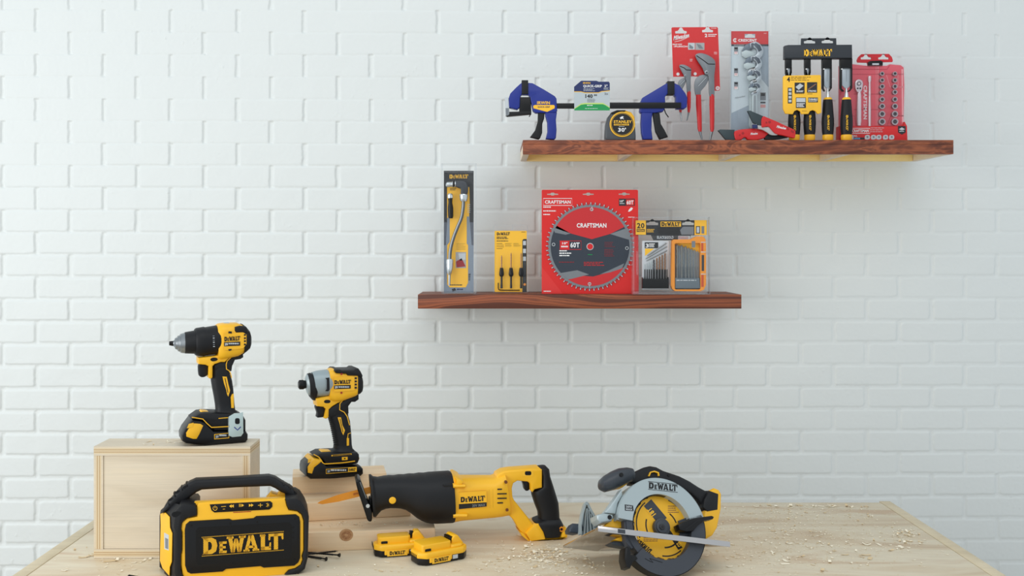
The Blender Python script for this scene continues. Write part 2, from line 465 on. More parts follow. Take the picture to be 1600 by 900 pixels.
for lx in (x0+.06,x1-.15):
    for ly in (y0+.06,y1-.15):
        bx('leg',(lx,ly,0.001),(lx+.09,ly+.09,TOP-.041),TBE)
bx('apron',(x0+.16,y0+.08,TOP-.14),(x1-.16,y0+.10,TOP-.041),TBE); bx('apron',(x0+.16,y1-.10,TOP-.14),(x1-.16,y1-.08,TOP-.041),TBE)

# ------------------------------------------------------------------ shelves
SHD=wood('stained_shelf_wood',[(.30,(88,42,26)),(.44,(118,60,36)),(.55,(164,90,54)),(.64,(106,52,32)),(.8,(176,104,64))],scale=(1.6,7,7),nscale=3.2,dist=2.6,rough=.5)
SHL=wood('raw_pine',[(.3,(255,218,140)),(.7,(255,232,166))],scale=(1,4,4),nscale=3,rough=.6)
SHR=wood('raw_ply',[(.3,(226,206,182)),(.7,(242,226,204))],scale=(1,4,4),nscale=3,rough=.6)
SHG=wood('stained_shelf_figured',[(.30,(92,44,26)),(.44,(158,84,48)),(.52,(106,52,30)),(.62,(168,90,52)),(.75,(112,56,34))],scale=(2.0,7,10),nscale=1.4,dist=1.2,rough=.5,rings=.9)
# upper: an open-bottomed box shelf, its hollow and ribs seen from below
Df=2.687; s=F/Df; ux0,ux1=(817-CX)/s,(1490-CX)/s; ut=HZ+(385-218.7)/s; ub=HZ+(385-240.7)/s; back=2.925
us=root('wall_shelf',((ux0+ux1)/2,back,ub),'upper reddish-brown wall shelf, hollow underneath with pale pine ribs','shelf')
cx_,cy_,cz_=us.location
def sb(name,a,b_,m,bev=.001,par=us,c=None):
    c=c or us.location; q=M(); q.box((a[0]-c[0],a[1]-c[1],a[2]-c[2]),(b_[0]-c[0],b_[1]-c[1],b_[2]-c[2]),m,bev); return q.build(name,par)
sb('shelf_board',(ux0,Df,ut-.012),(ux1,back,ut),SHD); sb('front_board',(ux0,Df,ub),(ux1,Df+.018,ut-.0121),SHD)
sb('side_board',(ux0,Df+.0181,ub),(ux0+.018,back,ut-.0121),SHR); sb('side_board',(ux1-.018,Df+.0181,ub),(ux1,back,ut-.0121),SHR)
sb('back_board',(ux0+.019,back-.02,ub),(ux1-.019,back,ut-.0121),SHL)
sb('liner_board',(ux0+.019,Df+.0182,ut-.016),(ux1-.019,back-.0201,ut-.0122),SHL)
for px in (962,1118,1274):
    xx=(px-CX)/510; q=sb('rib',(xx,Df+.0183,ub),(xx+.018,back-.0202,ut-.0162),SHR)
# lower: a plain thick plank
Dl=2.74; s=F/Dl; lx0,lx1=(652.8-CX)/s,(1158.7-CX)/s; lt=HZ-(460.2-385)/s; lb=HZ-(482.3-385)/s
b=M(); c=Vector(((lx0+lx1)/2,2.92,lb)); b.box((lx0-c.x,Dl-c.y,0),(lx1-c.x,0,lt-lb),SHG,.0015)
o=b.build('wall_shelf'); o.location=c; o['label']='lower reddish-brown plank wall shelf, solid and shorter'; o['category']='shelf'
# ------------------------------------------------------------------ plywood box standing on edge
PLY=wood('birch_ply_face',[(.25,(206,190,164)),(.5,(222,208,184)),(.75,(230,212,180))],scale=(.8,3,5),nscale=2.4,dist=.8,rough=.55,bump=.05)
PLYL=mat('ply_light',(216,196,160),.6); PLYD=mat('ply_dark',(170,132,88),.6)
s=F/2.07
bxl,bxr=(146.5-CX)/s,(391-CX)/s; bz0=TOP; bz1=HZ-(697.5-CY)/s; by0=2.07; by1=2.155; tk=.020
bo=root('plywood_box',((bxl+bxr)/2,by0,TOP),'tall pale plywood box standing behind the yellow speaker, layered edges showing','box')
def ply_board(name,x0,x1,z0,z1,y0,y1,horiz,inner):
    """five laminations side by side, seen end-on from the front"""
    q=M(); c=bo.location; n=7
    for i in range(n):
        m=PLYD if i in (2,4) else PLYL
        if i in(0,6): m=PLY
        w_=[0,.2,.36,.42,.6,.66,.82,1]
        a,b_=w_[i],w_[i+1]
        if horiz: q.box((x0-c.x,y0-c.y,z0+(z1-z0)*a-c.z),(x1-c.x,y1-c.y,z0+(z1-z0)*b_-c.z),m)
        else: q.box((x0+(x1-x0)*a-c.x,y0-c.y,z0-c.z),(x0+(x1-x0)*b_-c.x,y1-c.y,z1-c.z),m)
    return q.build(name,bo)
ply_board('top_panel',bxl,bxr,bz1-tk,bz1,by0,by1,True,0)
ply_board('bottom_panel',bxl,bxr,bz0+.0005,bz0+tk,by0,by1,True,0)
ply_board('side_panel',bxl,bxl+tk,bz0+tk+.0003,bz1-tk-.0003,by0,by1,False,0)
ply_board('side_panel',bxr-tk,bxr,bz0+tk+.0003,bz1-tk-.0003,by0,by1,False,0)
q=M(); c=bo.location; q.box((bxl+tk+.0003-c.x,.002,tk+.0005),(bxr-tk-.0003-c.x,.010,bz1-tk-.0005-c.z),PLY); q.build('front_panel',bo)
q=M(); c=bo.location; q.box((bxl+tk+.0003-c.x,.075,tk+.0005),(bxr-tk-.0003-c.x,.083,bz1-tk-.0005-c.z),PLY); q.build('back_panel',bo)

# ------------------------------------------------------------------ stacked lumber
PIN=wood('pine_board',[(.3,(236,204,162)),(.45,(246,220,184)),(.6,(232,196,150)),(.75,(244,216,176))],scale=(.7,4,9),nscale=2.6,dist=.7,rough=.55,bump=.05)
def lumber(zoomx, label, D, px0, px1, pyb, yaw, zb, th, dep, knot=None):
    fr=Fr((0,0,1),(px1,pyb),D,yaw); fr.o.z=zb; 
    fr.M=Matrix.Translation(fr.o)@Matrix.Rotation(math.radians(yaw),4,'Z'); fr.Mi=fr.M.inverted(); fr.c=fr.Mi@Vector((0,0,HZ))
    xa=fr.P(px0,pyb).x
    q=M(fr); q.box((xa,0,0),(0,dep,th),PIN,.002); 
    if knot:
        kd=wood('knot_wood',[(.3,(150,98,60)),(.7,(186,136,92))],scale=(3,3,3),nscale=20,dist=3)
        kl=wood('knot_ring',[(.3,(176,128,84)),(.7,(206,162,116))],scale=(3,3,3),nscale=20,dist=3)
        p=fr.P(*knot,-.0004)
        for r,m,y in ((10,kl,-.0004),(7.2,kd,-.0007),(2.5,kl,-.001)):
            R=fr.m(r); q.add([(p.x+R*1.05*math.cos(a*PI/12),y,p.z+R*.95*math.sin(a*PI/12)) for a in range(24)],[tuple(range(24))],m)
    o=q.build('lumber_board'); o.matrix_world=fr.M; o['label']=label; o['category']='board'; return o
z1=TOP; 
lumber(0,'bottom pine board of the stack, knot in its face, behind the small batteries',2.150,430,680,848,7.5,TOP,.0425,.13,(541,836))
lumber(0,'middle pine board of the stack, orange saw blade crossing in front of it',2.245,430,642,798,11,TOP+.0427,.0425,.085)
lumber(0,'top pine board of the stack, under the impact driver',2.315,457,604,762,11,TOP+.0854,.0415,.085)

# ------------------------------------------------------------------ cordless drill on the box
d=Fr((240,490,4.2857),(400,858),2.115,24)
d.o.z=bz1; d.M=Matrix.Translation(d.o)@Matrix.Rotation(math.radians(24),4,'Z'); d.Mi=d.M.inverted(); d.c=d.Mi@Vector((0,0,HZ)); d.floor=True
r=root('cordless_drill',d,'yellow and black cordless drill with long black chuck, standing on the plywood box','drill')
q=M(d); q.loft([(130,182,131,217,.006),(140,176,141,226,.009),(142,166,144,236,.012),(158,158,160,244,.0145),(160,150,162,251,.0165),(176,144,178,257,.019),(178,137,180,262,.0205),(206,128,206,266,.024)],GRY,32)
q.build('chuck_nose',r)
q=M(d); q.loft([(104,186,104,213,.005),(124,183,125,217,.006),(138,184,138,216,.006)],BLK2,14); q.build('chuck_jaws',r)
q=M(d); q.loft([(204,130,204,264,.024),(212,124,212,267,.0255),(300,108,304,270,.029),(318,104,322,270,.029)],BLK,32)
for a in range(8):
    pass
q.build('chuck_sleeve',r)
q=M(d); q.loft([(276,104,276,276,.029),(284,97,286,282,.031),(335,88,338,284,.033),(345,91,346,281,.032),(435,76,440,268,.034),(446,84,452,262,.033),(456,86,460,258,.033)],BLK,32,2.3)
for i in range(6):
    q.line([(396+i*.5,150+i*14),(408+i*.5,150+i*14)],5,-.034,LGR if i in(1,3,5) else GRP)
q.build('clutch_collar',r)
# housing
q=M(d); q.loft([(420,76,424,300,.030),(440,66,442,305,.034),(470,62,474,300,.0345),(555,60,556,282,.034),(590,74,592,262,.033),(618,98,618,240,.031),(630,118,630,222,.028)],YEL,32,4.0)
q.prismc([(293,290),(400,278),(455,262),(520,270),(480,306),(468,318),(440,318),(400,332),(387,345),(386,420),(374,430),(360,424),(362,347),(340,336),(294,332)],.022,YEL,.003)
q.build('motor_housing',r)
q=M(d); q.loft([(590,68,592,268,.0345),(612,84,612,252,.0345),(634,112,634,232,.031),(643,140,643,210,.024)],BLK,32,4.0)
q.prismc([(528,82),(560,74),(600,78),(612,96),(618,118),(600,124),(572,118),(536,122),(526,108)],.0352,BLK,.003)
q.build('end_cap',r)
q=M(d)
Y=-.0356
q.flat([(470,130),(600,126),(622,140),(622,205),(600,232),(560,238),(470,246)],Y+.0004,YEL)
q.logo((473,186),(580,180),(473,156),Y-.0004,INK); q.flat([(472,192),(580,187),(580,214),(472,219)],Y-.0004,INK); q.text('20V',(477,214),(500,213),(477,197),Y-.0008,WHT); q.lines(504,196,575,208,1,LGR,Y-.0008,.8,3)
for yy in (136,158,178,200): q.flat([(606,yy),(619,yy+1),(618,yy+12),(605,yy+13)],Y-.0004,INK)
q.flat([(502,118),(524,120),(524,134),(500,132)],Y-.0004,INK); q.flat([(500,238),(522,236),(522,246),(504,250)],Y-.0004,INK)
q.build('side_badge',r)
q=M(d); q.prismc([(460,72),(470,62),(505,60),(512,70)],.012,SIL,.002); q.build('gear_switch',r)
q=M(d); q.prismc(sm([(302,334),(360,334),(364,392),(352,414),(330,424),(310,420),(300,402)],3),.010,BLK,.004); q.build('trigger',r)
q=M(d); q.disc(404,307,1,-.0224,-.0215,BLK2,8); q.flat(sm([(380,306),(392,296),(415,295),(429,303),(424,314),(400,320),(386,316)],3),-.0224,BLK2); q.build('direction_switch',r)
q=M(d)
q.loft([(388,330,515,330,.016),(384,370,512,370,.0185),(382,410,512,405,.0185),(384,450,524,445,.0185),(392,500,532,500,.0185),(402,550,536,550,.0185),(410,600,540,600,.018),(414,640,545,640,.019),(405,660,568,662,.022),(395,680,590,680,.026)],BLK,28,2.7)
q.prismc([(398,340),(436,316),(470,318),(500,302),(545,268),(592,258),(594,288),(575,300),(538,306),(520,345),(515,380),(400,380)],.0175,BLK,.004)
q.build('grip',r)
q=M(d); q.line([(520,292),(492,318),(486,342),(488,372),(505,382),(516,400),(522,430)],6,-.0182,YEL); q.line([(590,262),(545,278),(520,292)],6,-.0182,YEL)
q.flat([(461,421),(490,423),(500,470),(512,515),(500,556),(492,540),(486,510),(472,470)],-.0192,YEL); q.line([(478,432),(498,530)],5,-.0194,INK); q.flat([(524,540),(536,535),(538,632),(520,632),(516,560)],-.0192,YEL); q.build('grip_trim',r)
q=M(d)
q.prismc([(240,692),(292,656),(330,650),(560,656),(585,670),(602,700),(602,768),(395,768),(352,726),(330,708),(300,700)],.031,BLK,.005)
q.prismc([(300,662),(318,645),(342,647),(420,662),(430,670),(420,678),(330,676)],.014,YEL,.003)
q.build('handle_base',r)
q=M(d)
q.prismc([(178,800),(196,760),(246,694),(300,700),(332,712),(356,738),(388,770),(600,768),(615,792),(614,828),(600,845),(330,868),(205,852),(180,835)],.036,BLK2,.006)
q.line([(256,694),(330,706),(356,734),(388,762),(505,756)],6,-.0366,YEL); q.line([(435,702),(505,696)],5,-.0318,YEL)
q.flat([(406,808),(506,798),(506,834),(406,842)],-.0365,YEL); q.flat([(410,812),(502,802),(502,830),(410,838)],-.0368,INK); q.text('20V',(415,834),(436,832),(415,816),-.0371,LGR); q.lines(440,810,498,824,1,LGR,-.0371,.7,5)
q.build('battery_pack',r)
q=M(d); q.prismc([(203,806),(202,778),(243,712),(300,716),(322,730),(296,788),(276,822),(250,822)],.0372,YEL,.004)
q.flat([(236,738),(268,730),(262,760),(222,768)],-.0376,YELM); q.build('battery_latch',r)
q=M(d); q.prism([(505,690),(542,668),(574,668),(600,660),(602,800),(586,822),(528,828),(504,818),(504,770),(512,760),(503,740),(506,720)],-.046,-.0425,mat('hook_plate',(190,208,206),.35,metal=.25),.001)
q.flat(rr(545,700,577,740,12),-.0463,BLK2); q.line([(540,760),(562,780),(584,758)],7,-.0463,BLU); q.prism([(504,700),(520,690),(520,820),(504,818)],-.0425,-.030,SIL,.001); q.build('belt_hook',r)

# ------------------------------------------------------------------ impact driver on the boards
d=Fr((440,560,4.5),(330,838),2.285,24)
zt=TOP+.0854+.0418
d.o.z=zt; d.M=Matrix.Translation(d.o)@Matrix.Rotation(math.radians(24),4,'Z'); d.Mi=d.M.inverted(); d.c=d.Mi@Vector((0,0,HZ)); d.floor=True
r=root('impact_driver',d,'yellow and black impact driver with short grey nose, standing on stacked pine boards','impact driver')
q=M(d); q.loft([(118,162,118,208,.0065),(124,152,126,218,.0085),(150,150,152,218,.0085),(156,154,158,214,.008),(176,156,180,206,.006),(186,158,190,204,.006)],BLK2,24); q.build('bit_collet',r)
q=M(d); q.loft([(168,130,172,222,.012),(176,112,182,250,.016),(206,100,214,268,.021)],SIL,32); q.build('nose_cone',r)
q=M(d); q.loft([(180,108,196,270,.022),(196,102,216,292,.024),(214,100,230,297,.024),(238,112,238,280,.024)],BLK,32); q.build('nose_bumper',r)
q=M(d); q.loft([(212,98,232,264,.024),(250,86,252,268,.027),(300,80,300,266,.029),(340,78,340,258,.030)],mat('nose_grey',(158,172,176),.4,metal=.2),36,2.3); q.build('gear_case',r)
q=M(d); q.loft([(322,80,322,290,.028),(350,68,350,300,.031),(400,72,400,300,.032),(500,84,500,262,.032),(535,96,535,240,.031),(548,122,548,222,.028)],YEL,32,4)
q.prismc([(230,275),(330,255),(400,240),(450,240),(420,290),(380,306),(340,330),(318,350),(316,405),(300,416),(286,412),(300,350),(280,332),(236,328)],.021,YEL,.003)
q.build('motor_housing',r)
q=M(d); q.loft([(512,86,512,252,.0325),(530,92,532,246,.0325),(548,118,548,232,.029),(556,140,556,214,.022)],BLK,32,4)
q.prismc([(348,78),(360,66),(385,66),(400,72),(480,70),(495,60),(515,60),(530,80),(545,110),(540,130),(515,112),(440,110),(430,98),(400,96),(360,94)],.0335,BLK,.004)
q.build('end_cap',r)
q=M(d); Y=-.0336
q.flat([(368,130),(500,126),(536,140),(536,205),(505,226),(368,236)],Y+.0004,YEL)
q.logo((370,182),(488,178),(370,154),Y-.0003,INK); q.flat([(369,190),(486,186),(486,212),(369,216)],Y-.0003,INK); q.text('20V',(375,211),(398,210),(375,195),Y-.0006,WHT); q.lines(402,196,480,208,1,LGR,Y-.0006,.8,3)
for yy in (132,154,176,198): q.flat([(514,yy),(530,yy+1),(529,yy+15),(513,yy+15)],Y-.0003,INK)
for xx,yy in ((414,104),(414,236)): q.flat([(xx,yy),(xx+14,yy),(xx+14,yy+12),(xx,yy+12)],Y-.0003,REDD)
q.flat([(306,138),(336,134),(338,222),(328,232),(306,230),(318,215),(318,150)],Y+.0002,BLK)
q.build('side_badge',r)
q=M(d); q.prismc(sm([(236,332),(296,332),(300,380),(290,406),(262,412),(244,410),(248,380)],3),.010,BLK,.004); q.build('trigger',r)
q=M(d); q.flat(sm([(298,302),(310,292),(335,292),(344,302),(335,314),(306,314)],3),-.0214,BLK2); q.disc(320,303,8,-.0222,-.0208,BLK2,12); q.build('direction_switch',r)
q=M(d)
q.loft([(316,360,462,350,.017),(320,400,466,400,.018),(330,430,478,440,.018),(342,470,482,480,.018),(352,510,486,520,.018),(362,560,488,560,.018),(368,600,490,600,.018),(366,630,496,630,.019),(345,648,512,645,.023)],BLK,28,2.7)
q.prismc([(310,350),(345,330),(385,306),(420,292),(460,248),(530,246),(530,282),(505,300),(480,300),(458,330),(460,380),(330,410),(312,400)],.0182,BLK,.004)
for i in range(14):
    y=425+i*14; x=333+i*2.8; q.line([(x-2,y),(x+34,y+3)],4,-.0165,BLK2,h=.003)
q.build('grip',r)
q=M(d); q.line([(512,256),(455,268),(410,318),(408,362),(440,378),(462,410),(478,470)],6,-.0188,YEL)
q.flat([(394,414),(418,414),(428,470),(446,505),(434,540),(424,520),(408,460)],-.0192,YEL); q.line([(410,424),(432,520)],5,-.0194,INK)
q.line([(486,524),(468,530),(464,560),(464,614)],5,-.0192,YEL); q.flat([(458,560),(474,560),(474,612),(458,614)],-.0193,YEL); q.build('grip_trim',r)
q=M(d)
q.prismc([(212,672),(255,650),(345,645),(510,645),(522,660),(524,690),(515,718),(495,726),(305,740),(285,720),(262,690)],.031,BLK,.005)
q.prismc([(258,655),(280,642),(335,644),(350,652),(330,660),(270,660)],.015,YEL,.002)
q.prismc([(516,686),(534,684),(542,694),(540,710),(518,716)],.010,YEL,.003)
q.line([(350,684),(492,672)],9,-.0316,YEL); q.line([(360,683),(486,673)],5,-.0319,INK); q.flat([(424,694),(464,692),(464,714),(424,716)],-.0316,YEL); q.flat([(438,700),(450,699),(450,708),(438,709)],-.0319,INK)
q.build('handle_base',r)
q=M(d)
q.prismc([(146,765),(152,735),(205,690),(255,690),(290,735),(530,738),(546,756),(548,790),(530,815),(345,832),(180,828),(148,805)],.036,BLK2,.006)
q.line([(225,674),(262,694),(290,735),(305,742),(430,734),(516,722)],7,-.0366,YEL)
q.flat([(312,778),(528,762),(528,796),(312,812)],-.0366,YELM); q.flat([(315,781),(468,769),(468,798),(315,808)],-.0369,INK); q.text('20V',(322,803),(342,801),(322,786),-.0372,LGR); q.lines(346,780,462,794,1,LGR,-.0372,.8,8); q.logo((474,794),(520,790),(474,774),-.0372,INK)
q.build('battery_pack',r)
q=M(d); q.prismc([(158,782),(158,740),(190,700),(205,686),(255,690),(262,700),(205,745),(190,790)],.0372,YEL,.004); q.flat([(186,710),(212,704),(206,728),(184,736)],-.0376,YELM); q.build('battery_latch',r)
def ground(fr, yaw, z=TOP, tilt=0):
    fr.o.z=z; fr.M=Matrix.Translation(fr.o)@Matrix.Rotation(math.radians(yaw),4,'Z')@Matrix.Rotation(math.radians(tilt),4,'X')
    fr.Mi=fr.M.inverted(); fr.c=fr.Mi@Vector((0,0,HZ)); fr.floor=True; return fr
def T(px,py,h=0):
    k=(HZ-TOP-h)*F/(py-CY); return Vector(((px-CX)/F*k,k,TOP+h))
# ------------------------------------------------------------------ jobsite speaker
d=ground(Fr((230,720,5),(740,915),1.955,13),13)
r=root('jobsite_speaker',d,'yellow and black rugged speaker with carry handle and big black grille','speaker')
q=M(d)
q.prism([(255,520),(262,440),(300,345),(380,330),(1085,296),(1180,318),(1240,420),(1245,760),(1200,850),(1150,905),(1080,940),(330,940),(270,905)],.004,.03,YEL,.006)
q.solid3([d.P(x,y,.02) for x,y in [(262,440),(300,348),(380,335),(1085,300),(1180,322),(1235,420),(1235,760),(1080,930),(330,930)]],[d.P(x,y,.094) for x,y in [(262,440),(310,390),(400,372),(1075,338),(1170,360),(1225,430),(1225,760),(1080,900),(330,900)]],YEL,.004)
q.prism([(388,350),(400,332),(480,322),(980,300),(1078,296),(1090,350),(1106,385),(1172,394),(1206,420),(1222,470),(1222,700),(1208,745),(1215,772),(1200,812),(1155,842),(1105,855),(1075,940),(330,950),(275,895),(264,820),(264,740),(272,700),(272,560),(262,530),(270,482),(310,450),(390,436)],-.006,.006,YEL,.003)
q.prism([(930,296),(970,250),(1018,264),(1042,240),(1108,262),(1118,296)],.05,.075,YEL,.004)
q.prism([(300,330),(290,300),(320,318),(345,325)],.04,.08,YEL,.003)
q.build('body',r)
q=M(d)
q.prism([(292,540),(300,500),(330,474),(640,455),(665,466),(830,450),(852,434),(1160,420),(1188,440),(1196,480),(1196,760),(1182,795),(1150,822),(910,838),(885,826),(615,848),(590,868),(340,885),(312,870),(295,820)],-.0095,-.004,BLK2,.002)
GRL=mat('grille_black',(10,10,11),.6,spec=.3,bump=.5,bscale=1500)
q.flat([(400,520),(1110,480),(1130,505),(1130,740),(1110,765),(400,815),(380,790),(380,545)],-.0097,GRL)
for x,y in ((345,505),(650,490),(860,478),(1155,452),(345,845),(670,800),(840,795),(1155,775),(1140,520),(1140,560),(1140,600)): q.disc(x,y,9,-.0100,-.0093,GRL,10)
q.build('grille',r)
q=M(d); Y=-.0100
q.logo((430,733),(1064,688),(430,606),Y,YEL)
rg=random.Random(2)
for j in range(14):
    for i in range(56):
        u=(i+(j%2)*.5)/55.5; v=(j+.5)/14
        x=430+634*u; y=606-46*u+(127)*v
        q.add([(lambda p:(p.x+.00062*math.cos(a*PI/3),Y-.0003,p.z+.00062*math.sin(a*PI/3)))(d.P(x,y,Y)) for a in range(6)],[tuple(range(6))],INK)
for (a,b,c,e) in ((428,598,1064,552),(430,745,1064,697)):
    for i in range(72):
        u=i/71; q.add([(lambda p:(p.x+.0008*math.cos(a_*PI/3),Y,p.z+.0008*math.sin(a_*PI/3)))(d.P(a+(c-a)*u,b+(e-b)*u,Y)) for a_ in range(6)],[tuple(range(6))],YEL)
q.build('logo',r)
q=M(d); q.prism([(488,342),(960,316),(978,330),(978,360),(955,382),(525,405),(502,388)],-.0078,-.005,BLK2,.001)
Y=-.0081
def arc(cx,cy,R,a0,a1,w,n=14): q.line([(cx+R*math.cos(math.radians(a0+(a1-a0)*i/n)),cy-R*math.sin(math.radians(a0+(a1-a0)*i/n))) for i in range(n+1)],w,Y,YELM)
arc(530,371,16,-240,60,4); q.line([(530,350),(530,372)],4,Y,YELM)
q.line([(578,358),(615,356)],4,Y,YELM); q.line([(590,378),(608,377)],3,Y,YELM)
q.flat([(640,354),(660,340),(660,368)],Y,YELM); q.flat([(658,354),(676,340),(676,366)],Y,YELM)
q.line([(720,336),(720,360)],4,Y,YELM); q.line([(730,336),(730,360)],4,Y,YELM); q.flat([(738,336),(756,347),(738,360)],Y,YELM)
q.flat([(795,336),(812,347),(795,360)],Y,YELM); q.flat([(812,334),(830,346),(812,360)],Y,YELM)
q.line([(866,348),(902,346)],4,Y,YELM); q.line([(884,332),(884,362)],4,Y,YELM)
q.line([(930,332),(952,352),(941,362),(941,328),(952,338),(930,358)],3,Y,YELM)
q.line([(672,404),(812,396)],5,-.0066,REDD)
q.build('control_panel',r)
q=M(d)
q.prism([(212,402),(260,345),(300,340),(372,348),(388,370),(387,428),(345,442),(300,454),(272,492),(266,535),(272,560),(272,700),(264,740),(264,860),(285,915),(330,950),(232,950),(206,880),(215,560),(200,520)],-.010,.088,BLK,.004)
fr_=[(205,402),(262,345),(268,950),(215,950)]; bk=[(112,392),(178,318),(200,960),(128,900)]
q.solid3([d.P(x,y,-.006) for x,y in fr_],[d.P(x,y,.06) for x,y in bk],BLK,.004)
bk2=[(95,430),(105,385),(178,318),(290,300),(290,950),(150,950),(95,830)]
q.solid3([d.P(x,y,.055) for x,y in bk2],[d.P(x+8,y,.094) for x,y in bk2],BLK,.005)
q.flat(sm([(192,425),(198,405),(230,396),(262,400),(262,412),(232,436),(208,440)],3),-.0104,BLK2)
q.build('corner_bumper',r)
q=M(d)
def sl(x): return -.008+.066*(208-x)/(208-100)
pl=[(100,412),(118,402),(142,404),(176,438),(178,520),(196,565),(192,790),(176,830),(172,900),(118,840),(98,780),(104,500)]
q.solid3([d.P(x,y,sl(x)-.003) for x,y in pl],[d.P(x+10,y,sl(x)+.012) for x,y in pl],YEL,.002)
q.add([d.P(x,y,sl(x)-.0034) for x,y in ((132,560),(168,580),(168,700),(134,690))],[(0,1,2,3)],LGR)
q.add([d.P(x,y,sl(x)-.0037) for x,y in ((140,600),(164,612),(164,690),(141,682))],[(0,1,2,3)],GRP)
q.build('side_panel',r)
q=M(d)
q.prism([(1078,300),(1165,296),(1202,318),(1242,380),(1264,440),(1262,500),(1256,760),(1232,850),(1182,900),(1100,950),(1072,950),(1080,880),(1110,854),(1160,842),(1202,812),(1217,772),(1211,745),(1225,700),(1225,470),(1207,420),(1172,393),(1106,383),(1092,350)],-.010,.092,BLK,.004)
q.build('corner_bumper',r)
q=M(d)
q.prismc([(108,405),(150,330),(178,300),(250,215),(330,160),(380,138),(700,124),(950,108),(1000,122),(1060,160),(1130,200),(1165,240),(1195,285),(1200,330),(1120,330),(1112,272),(1080,248),(1040,232),(1000,205),(960,188),(700,198),(430,216),(392,234),(300,300),(285,345),(180,370)],.016,BLK,.006,3,yc=.045)
for (a,b,c,e) in ((160,305,205,345),(205,240,255,285),(262,190,305,240),(300,160,335,205),(1050,152,1010,200),(1100,180,1050,225),(1145,215,1095,250),(1175,250,1120,290)):
    q.loft([(a,b+6,a+26,b+20,.0165,.045),(a+3,b+12,a+30,b+26,.0175,.045),(a+0,b+22,a+26,b+36,.0165,.045)],BLK,14)
for (a,b) in ((232,243),(292,205),(180,300)): q.flat(sm([(a-16,b+6),(a+8,b-14),(a+20,b-8),(a-4,b+14)],3),.0285,BLK2)
q.build('carry_handle',r)

# ------------------------------------------------------------------ reciprocating saw
d=ground(Fr((480,710,3.8095),(1400,496),2.225,11),11)
r=root('reciprocating_saw',d,'long yellow reciprocating saw with black rubber nose and orange blade','power saw')
q=M(d)
secs=[(368,122,392,368,.036),(378,119,406,370,.037),(392,132,420,352,.034),(420,136,440,330,.035),(455,130,466,319,.037)]
for i,x in enumerate(range(490,740,30)):
    bot=np.interp(x+4,[480,540,580,615,655,700,740],[315,315,322,345,378,399,405])
    secs.append((x-3,127-(x-490)*.075+(2 if i%2 else -1),x+4,bot,.038+.015*min(1,max(0,(x-540)/150))))
secs+=[(760,106,764,406,.053),(846,101,860,401,.054),(856,105,868,397,.053)]
q.loft(secs,BLK,36,2.3)
q.disc(508,274,20,-.0385,-.034,YEL,24,.001)
q.prism(sm([(810,180),(830,176),(868,178),(868,202),(830,200),(812,192)],3),-.046,-.03,BLK,.002)
q.build('rubber_boot',r)
q=M(d)
q.loft([(856,112,868,392,.046),(885,118,888,388,.047),(905,130,906,384,.046),(1100,131,1104,366,.044),(1132,116,1150,361,.042),(1165,100,1200,354,.036)],YEL,32,3.2)
q.prismc([(868,118),(882,116),(912,132),(900,150),(870,150)],.049,YEL,.003)
for y0,y1,x1 in ((172,200,945),(346,378,955)):
    q.loft([(866,y0,868,y1,.008,-.043),(x1-8,y0+2,x1-6,y1-4,.008,-.043),(x1,y0+6,x1,y1-8,.004,-.043)],YEL,14)
q.build('motor_housing',r)
q=M(d)
q.prismc([(1110,150),(1122,110),(1158,90),(1200,83),(1372,70),(1386,80),(1386,186),(1342,196),(1330,214),(1318,204),(1316,162),(1300,150),(1240,145),(1216,160),(1208,190),(1212,240),(1222,262),(1236,278),(1332,398),(1372,440),(1400,480),(1490,474),(1494,424),(1512,414),(1530,424),(1532,474),(1496,490),(1312,501),(1272,470),(1215,372),(1192,352),(1150,330)],.022,YEL,.005,3)
q.prismc([(1250,440),(1275,452),(1312,500),(1300,497),(1262,464)],.027,YEL,.002)
q.prismc([(1285,450),(1330,402),(1360,392),(1390,440),(1402,482),(1490,476),(1500,426),(1520,414),(1532,436),(1530,474),(1496,490),(1312,501)],.030,YEL,.004)
q.build('handle_frame',r)
q=M(d)
q.loft([(1368,72,1418,66,.012),(1378,80,1436,84,.020),(1386,120,1441,125,.022),(1384,186,1460,182,.022),(1334,212,1470,210,.022),(1336,240,1478,236,.022),(1352,290,1492,284,.022),(1372,340,1496,336,.022),(1376,378,1498,376,.023)],BLK,28,2.8)
q.loft([(1372,376,1498,374,.0235),(1346,390,1506,388,.030),(1342,402,1516,408,.032),(1372,436,1510,424,.033),(1392,474,1494,468,.033)],BLK,28,4)
q.build('grip',r)
q=M(d); q.disc(1514,446,15,-.0315,-.029,ORG,16); q.disc(1514,446,8,-.0320,-.029,BLK2,12); q.build('hang_hole',r)
q=M(d); q.prismc(sm([(1276,152),(1300,146),(1314,152),(1318,200),(1304,212),(1290,206),(1284,178)],3),.011,BLK2,.003); q.build('trigger',r)
q=M(d); q.flat(rr(1282,96,1346,128,6),-.0224,YELM); q.flat(rr(1296,100,1334,124,9),-.0228,BLK2); q.build('lock_button',r)
q=M(d); Y=-.0478
q.flat([(905,225),(1066,216),(1070,310),(902,327)],Y+.0004,YEL)
q.logo((912,286),(1058,277),(912,254),Y,INK); q.flat([(903,296),(1068,285),(1068,310),(903,326)],Y,INK); q.text('20V MAX',(982,314),(1060,308),(982,298),Y-.0004,GRY)
for i in range(4):
    y=208+i*27; e=[1160,1188,1188,1166][i]; q.line([(1132,y),(e,y+(-1))],8,-.0445,INK)
HB_=mat('screw_recess_brown',(110,58,20),.5); q.disc(1184,166,9,-.042,-.036,HB_,12); q.disc(1190,331,9,-.040,-.030,HB_,12); [q.line(l,1.5,-.0482,mat('seam_yellow',(200,146,30),.5)) for l in ([(900,225),(1066,214)],[(1085,210),(1088,320)],[(1105,206),(1108,318)])]; q.line([(873,235),(875,320)],9,-.048,INK)
q.build('side_badge',r)
q=M(d)
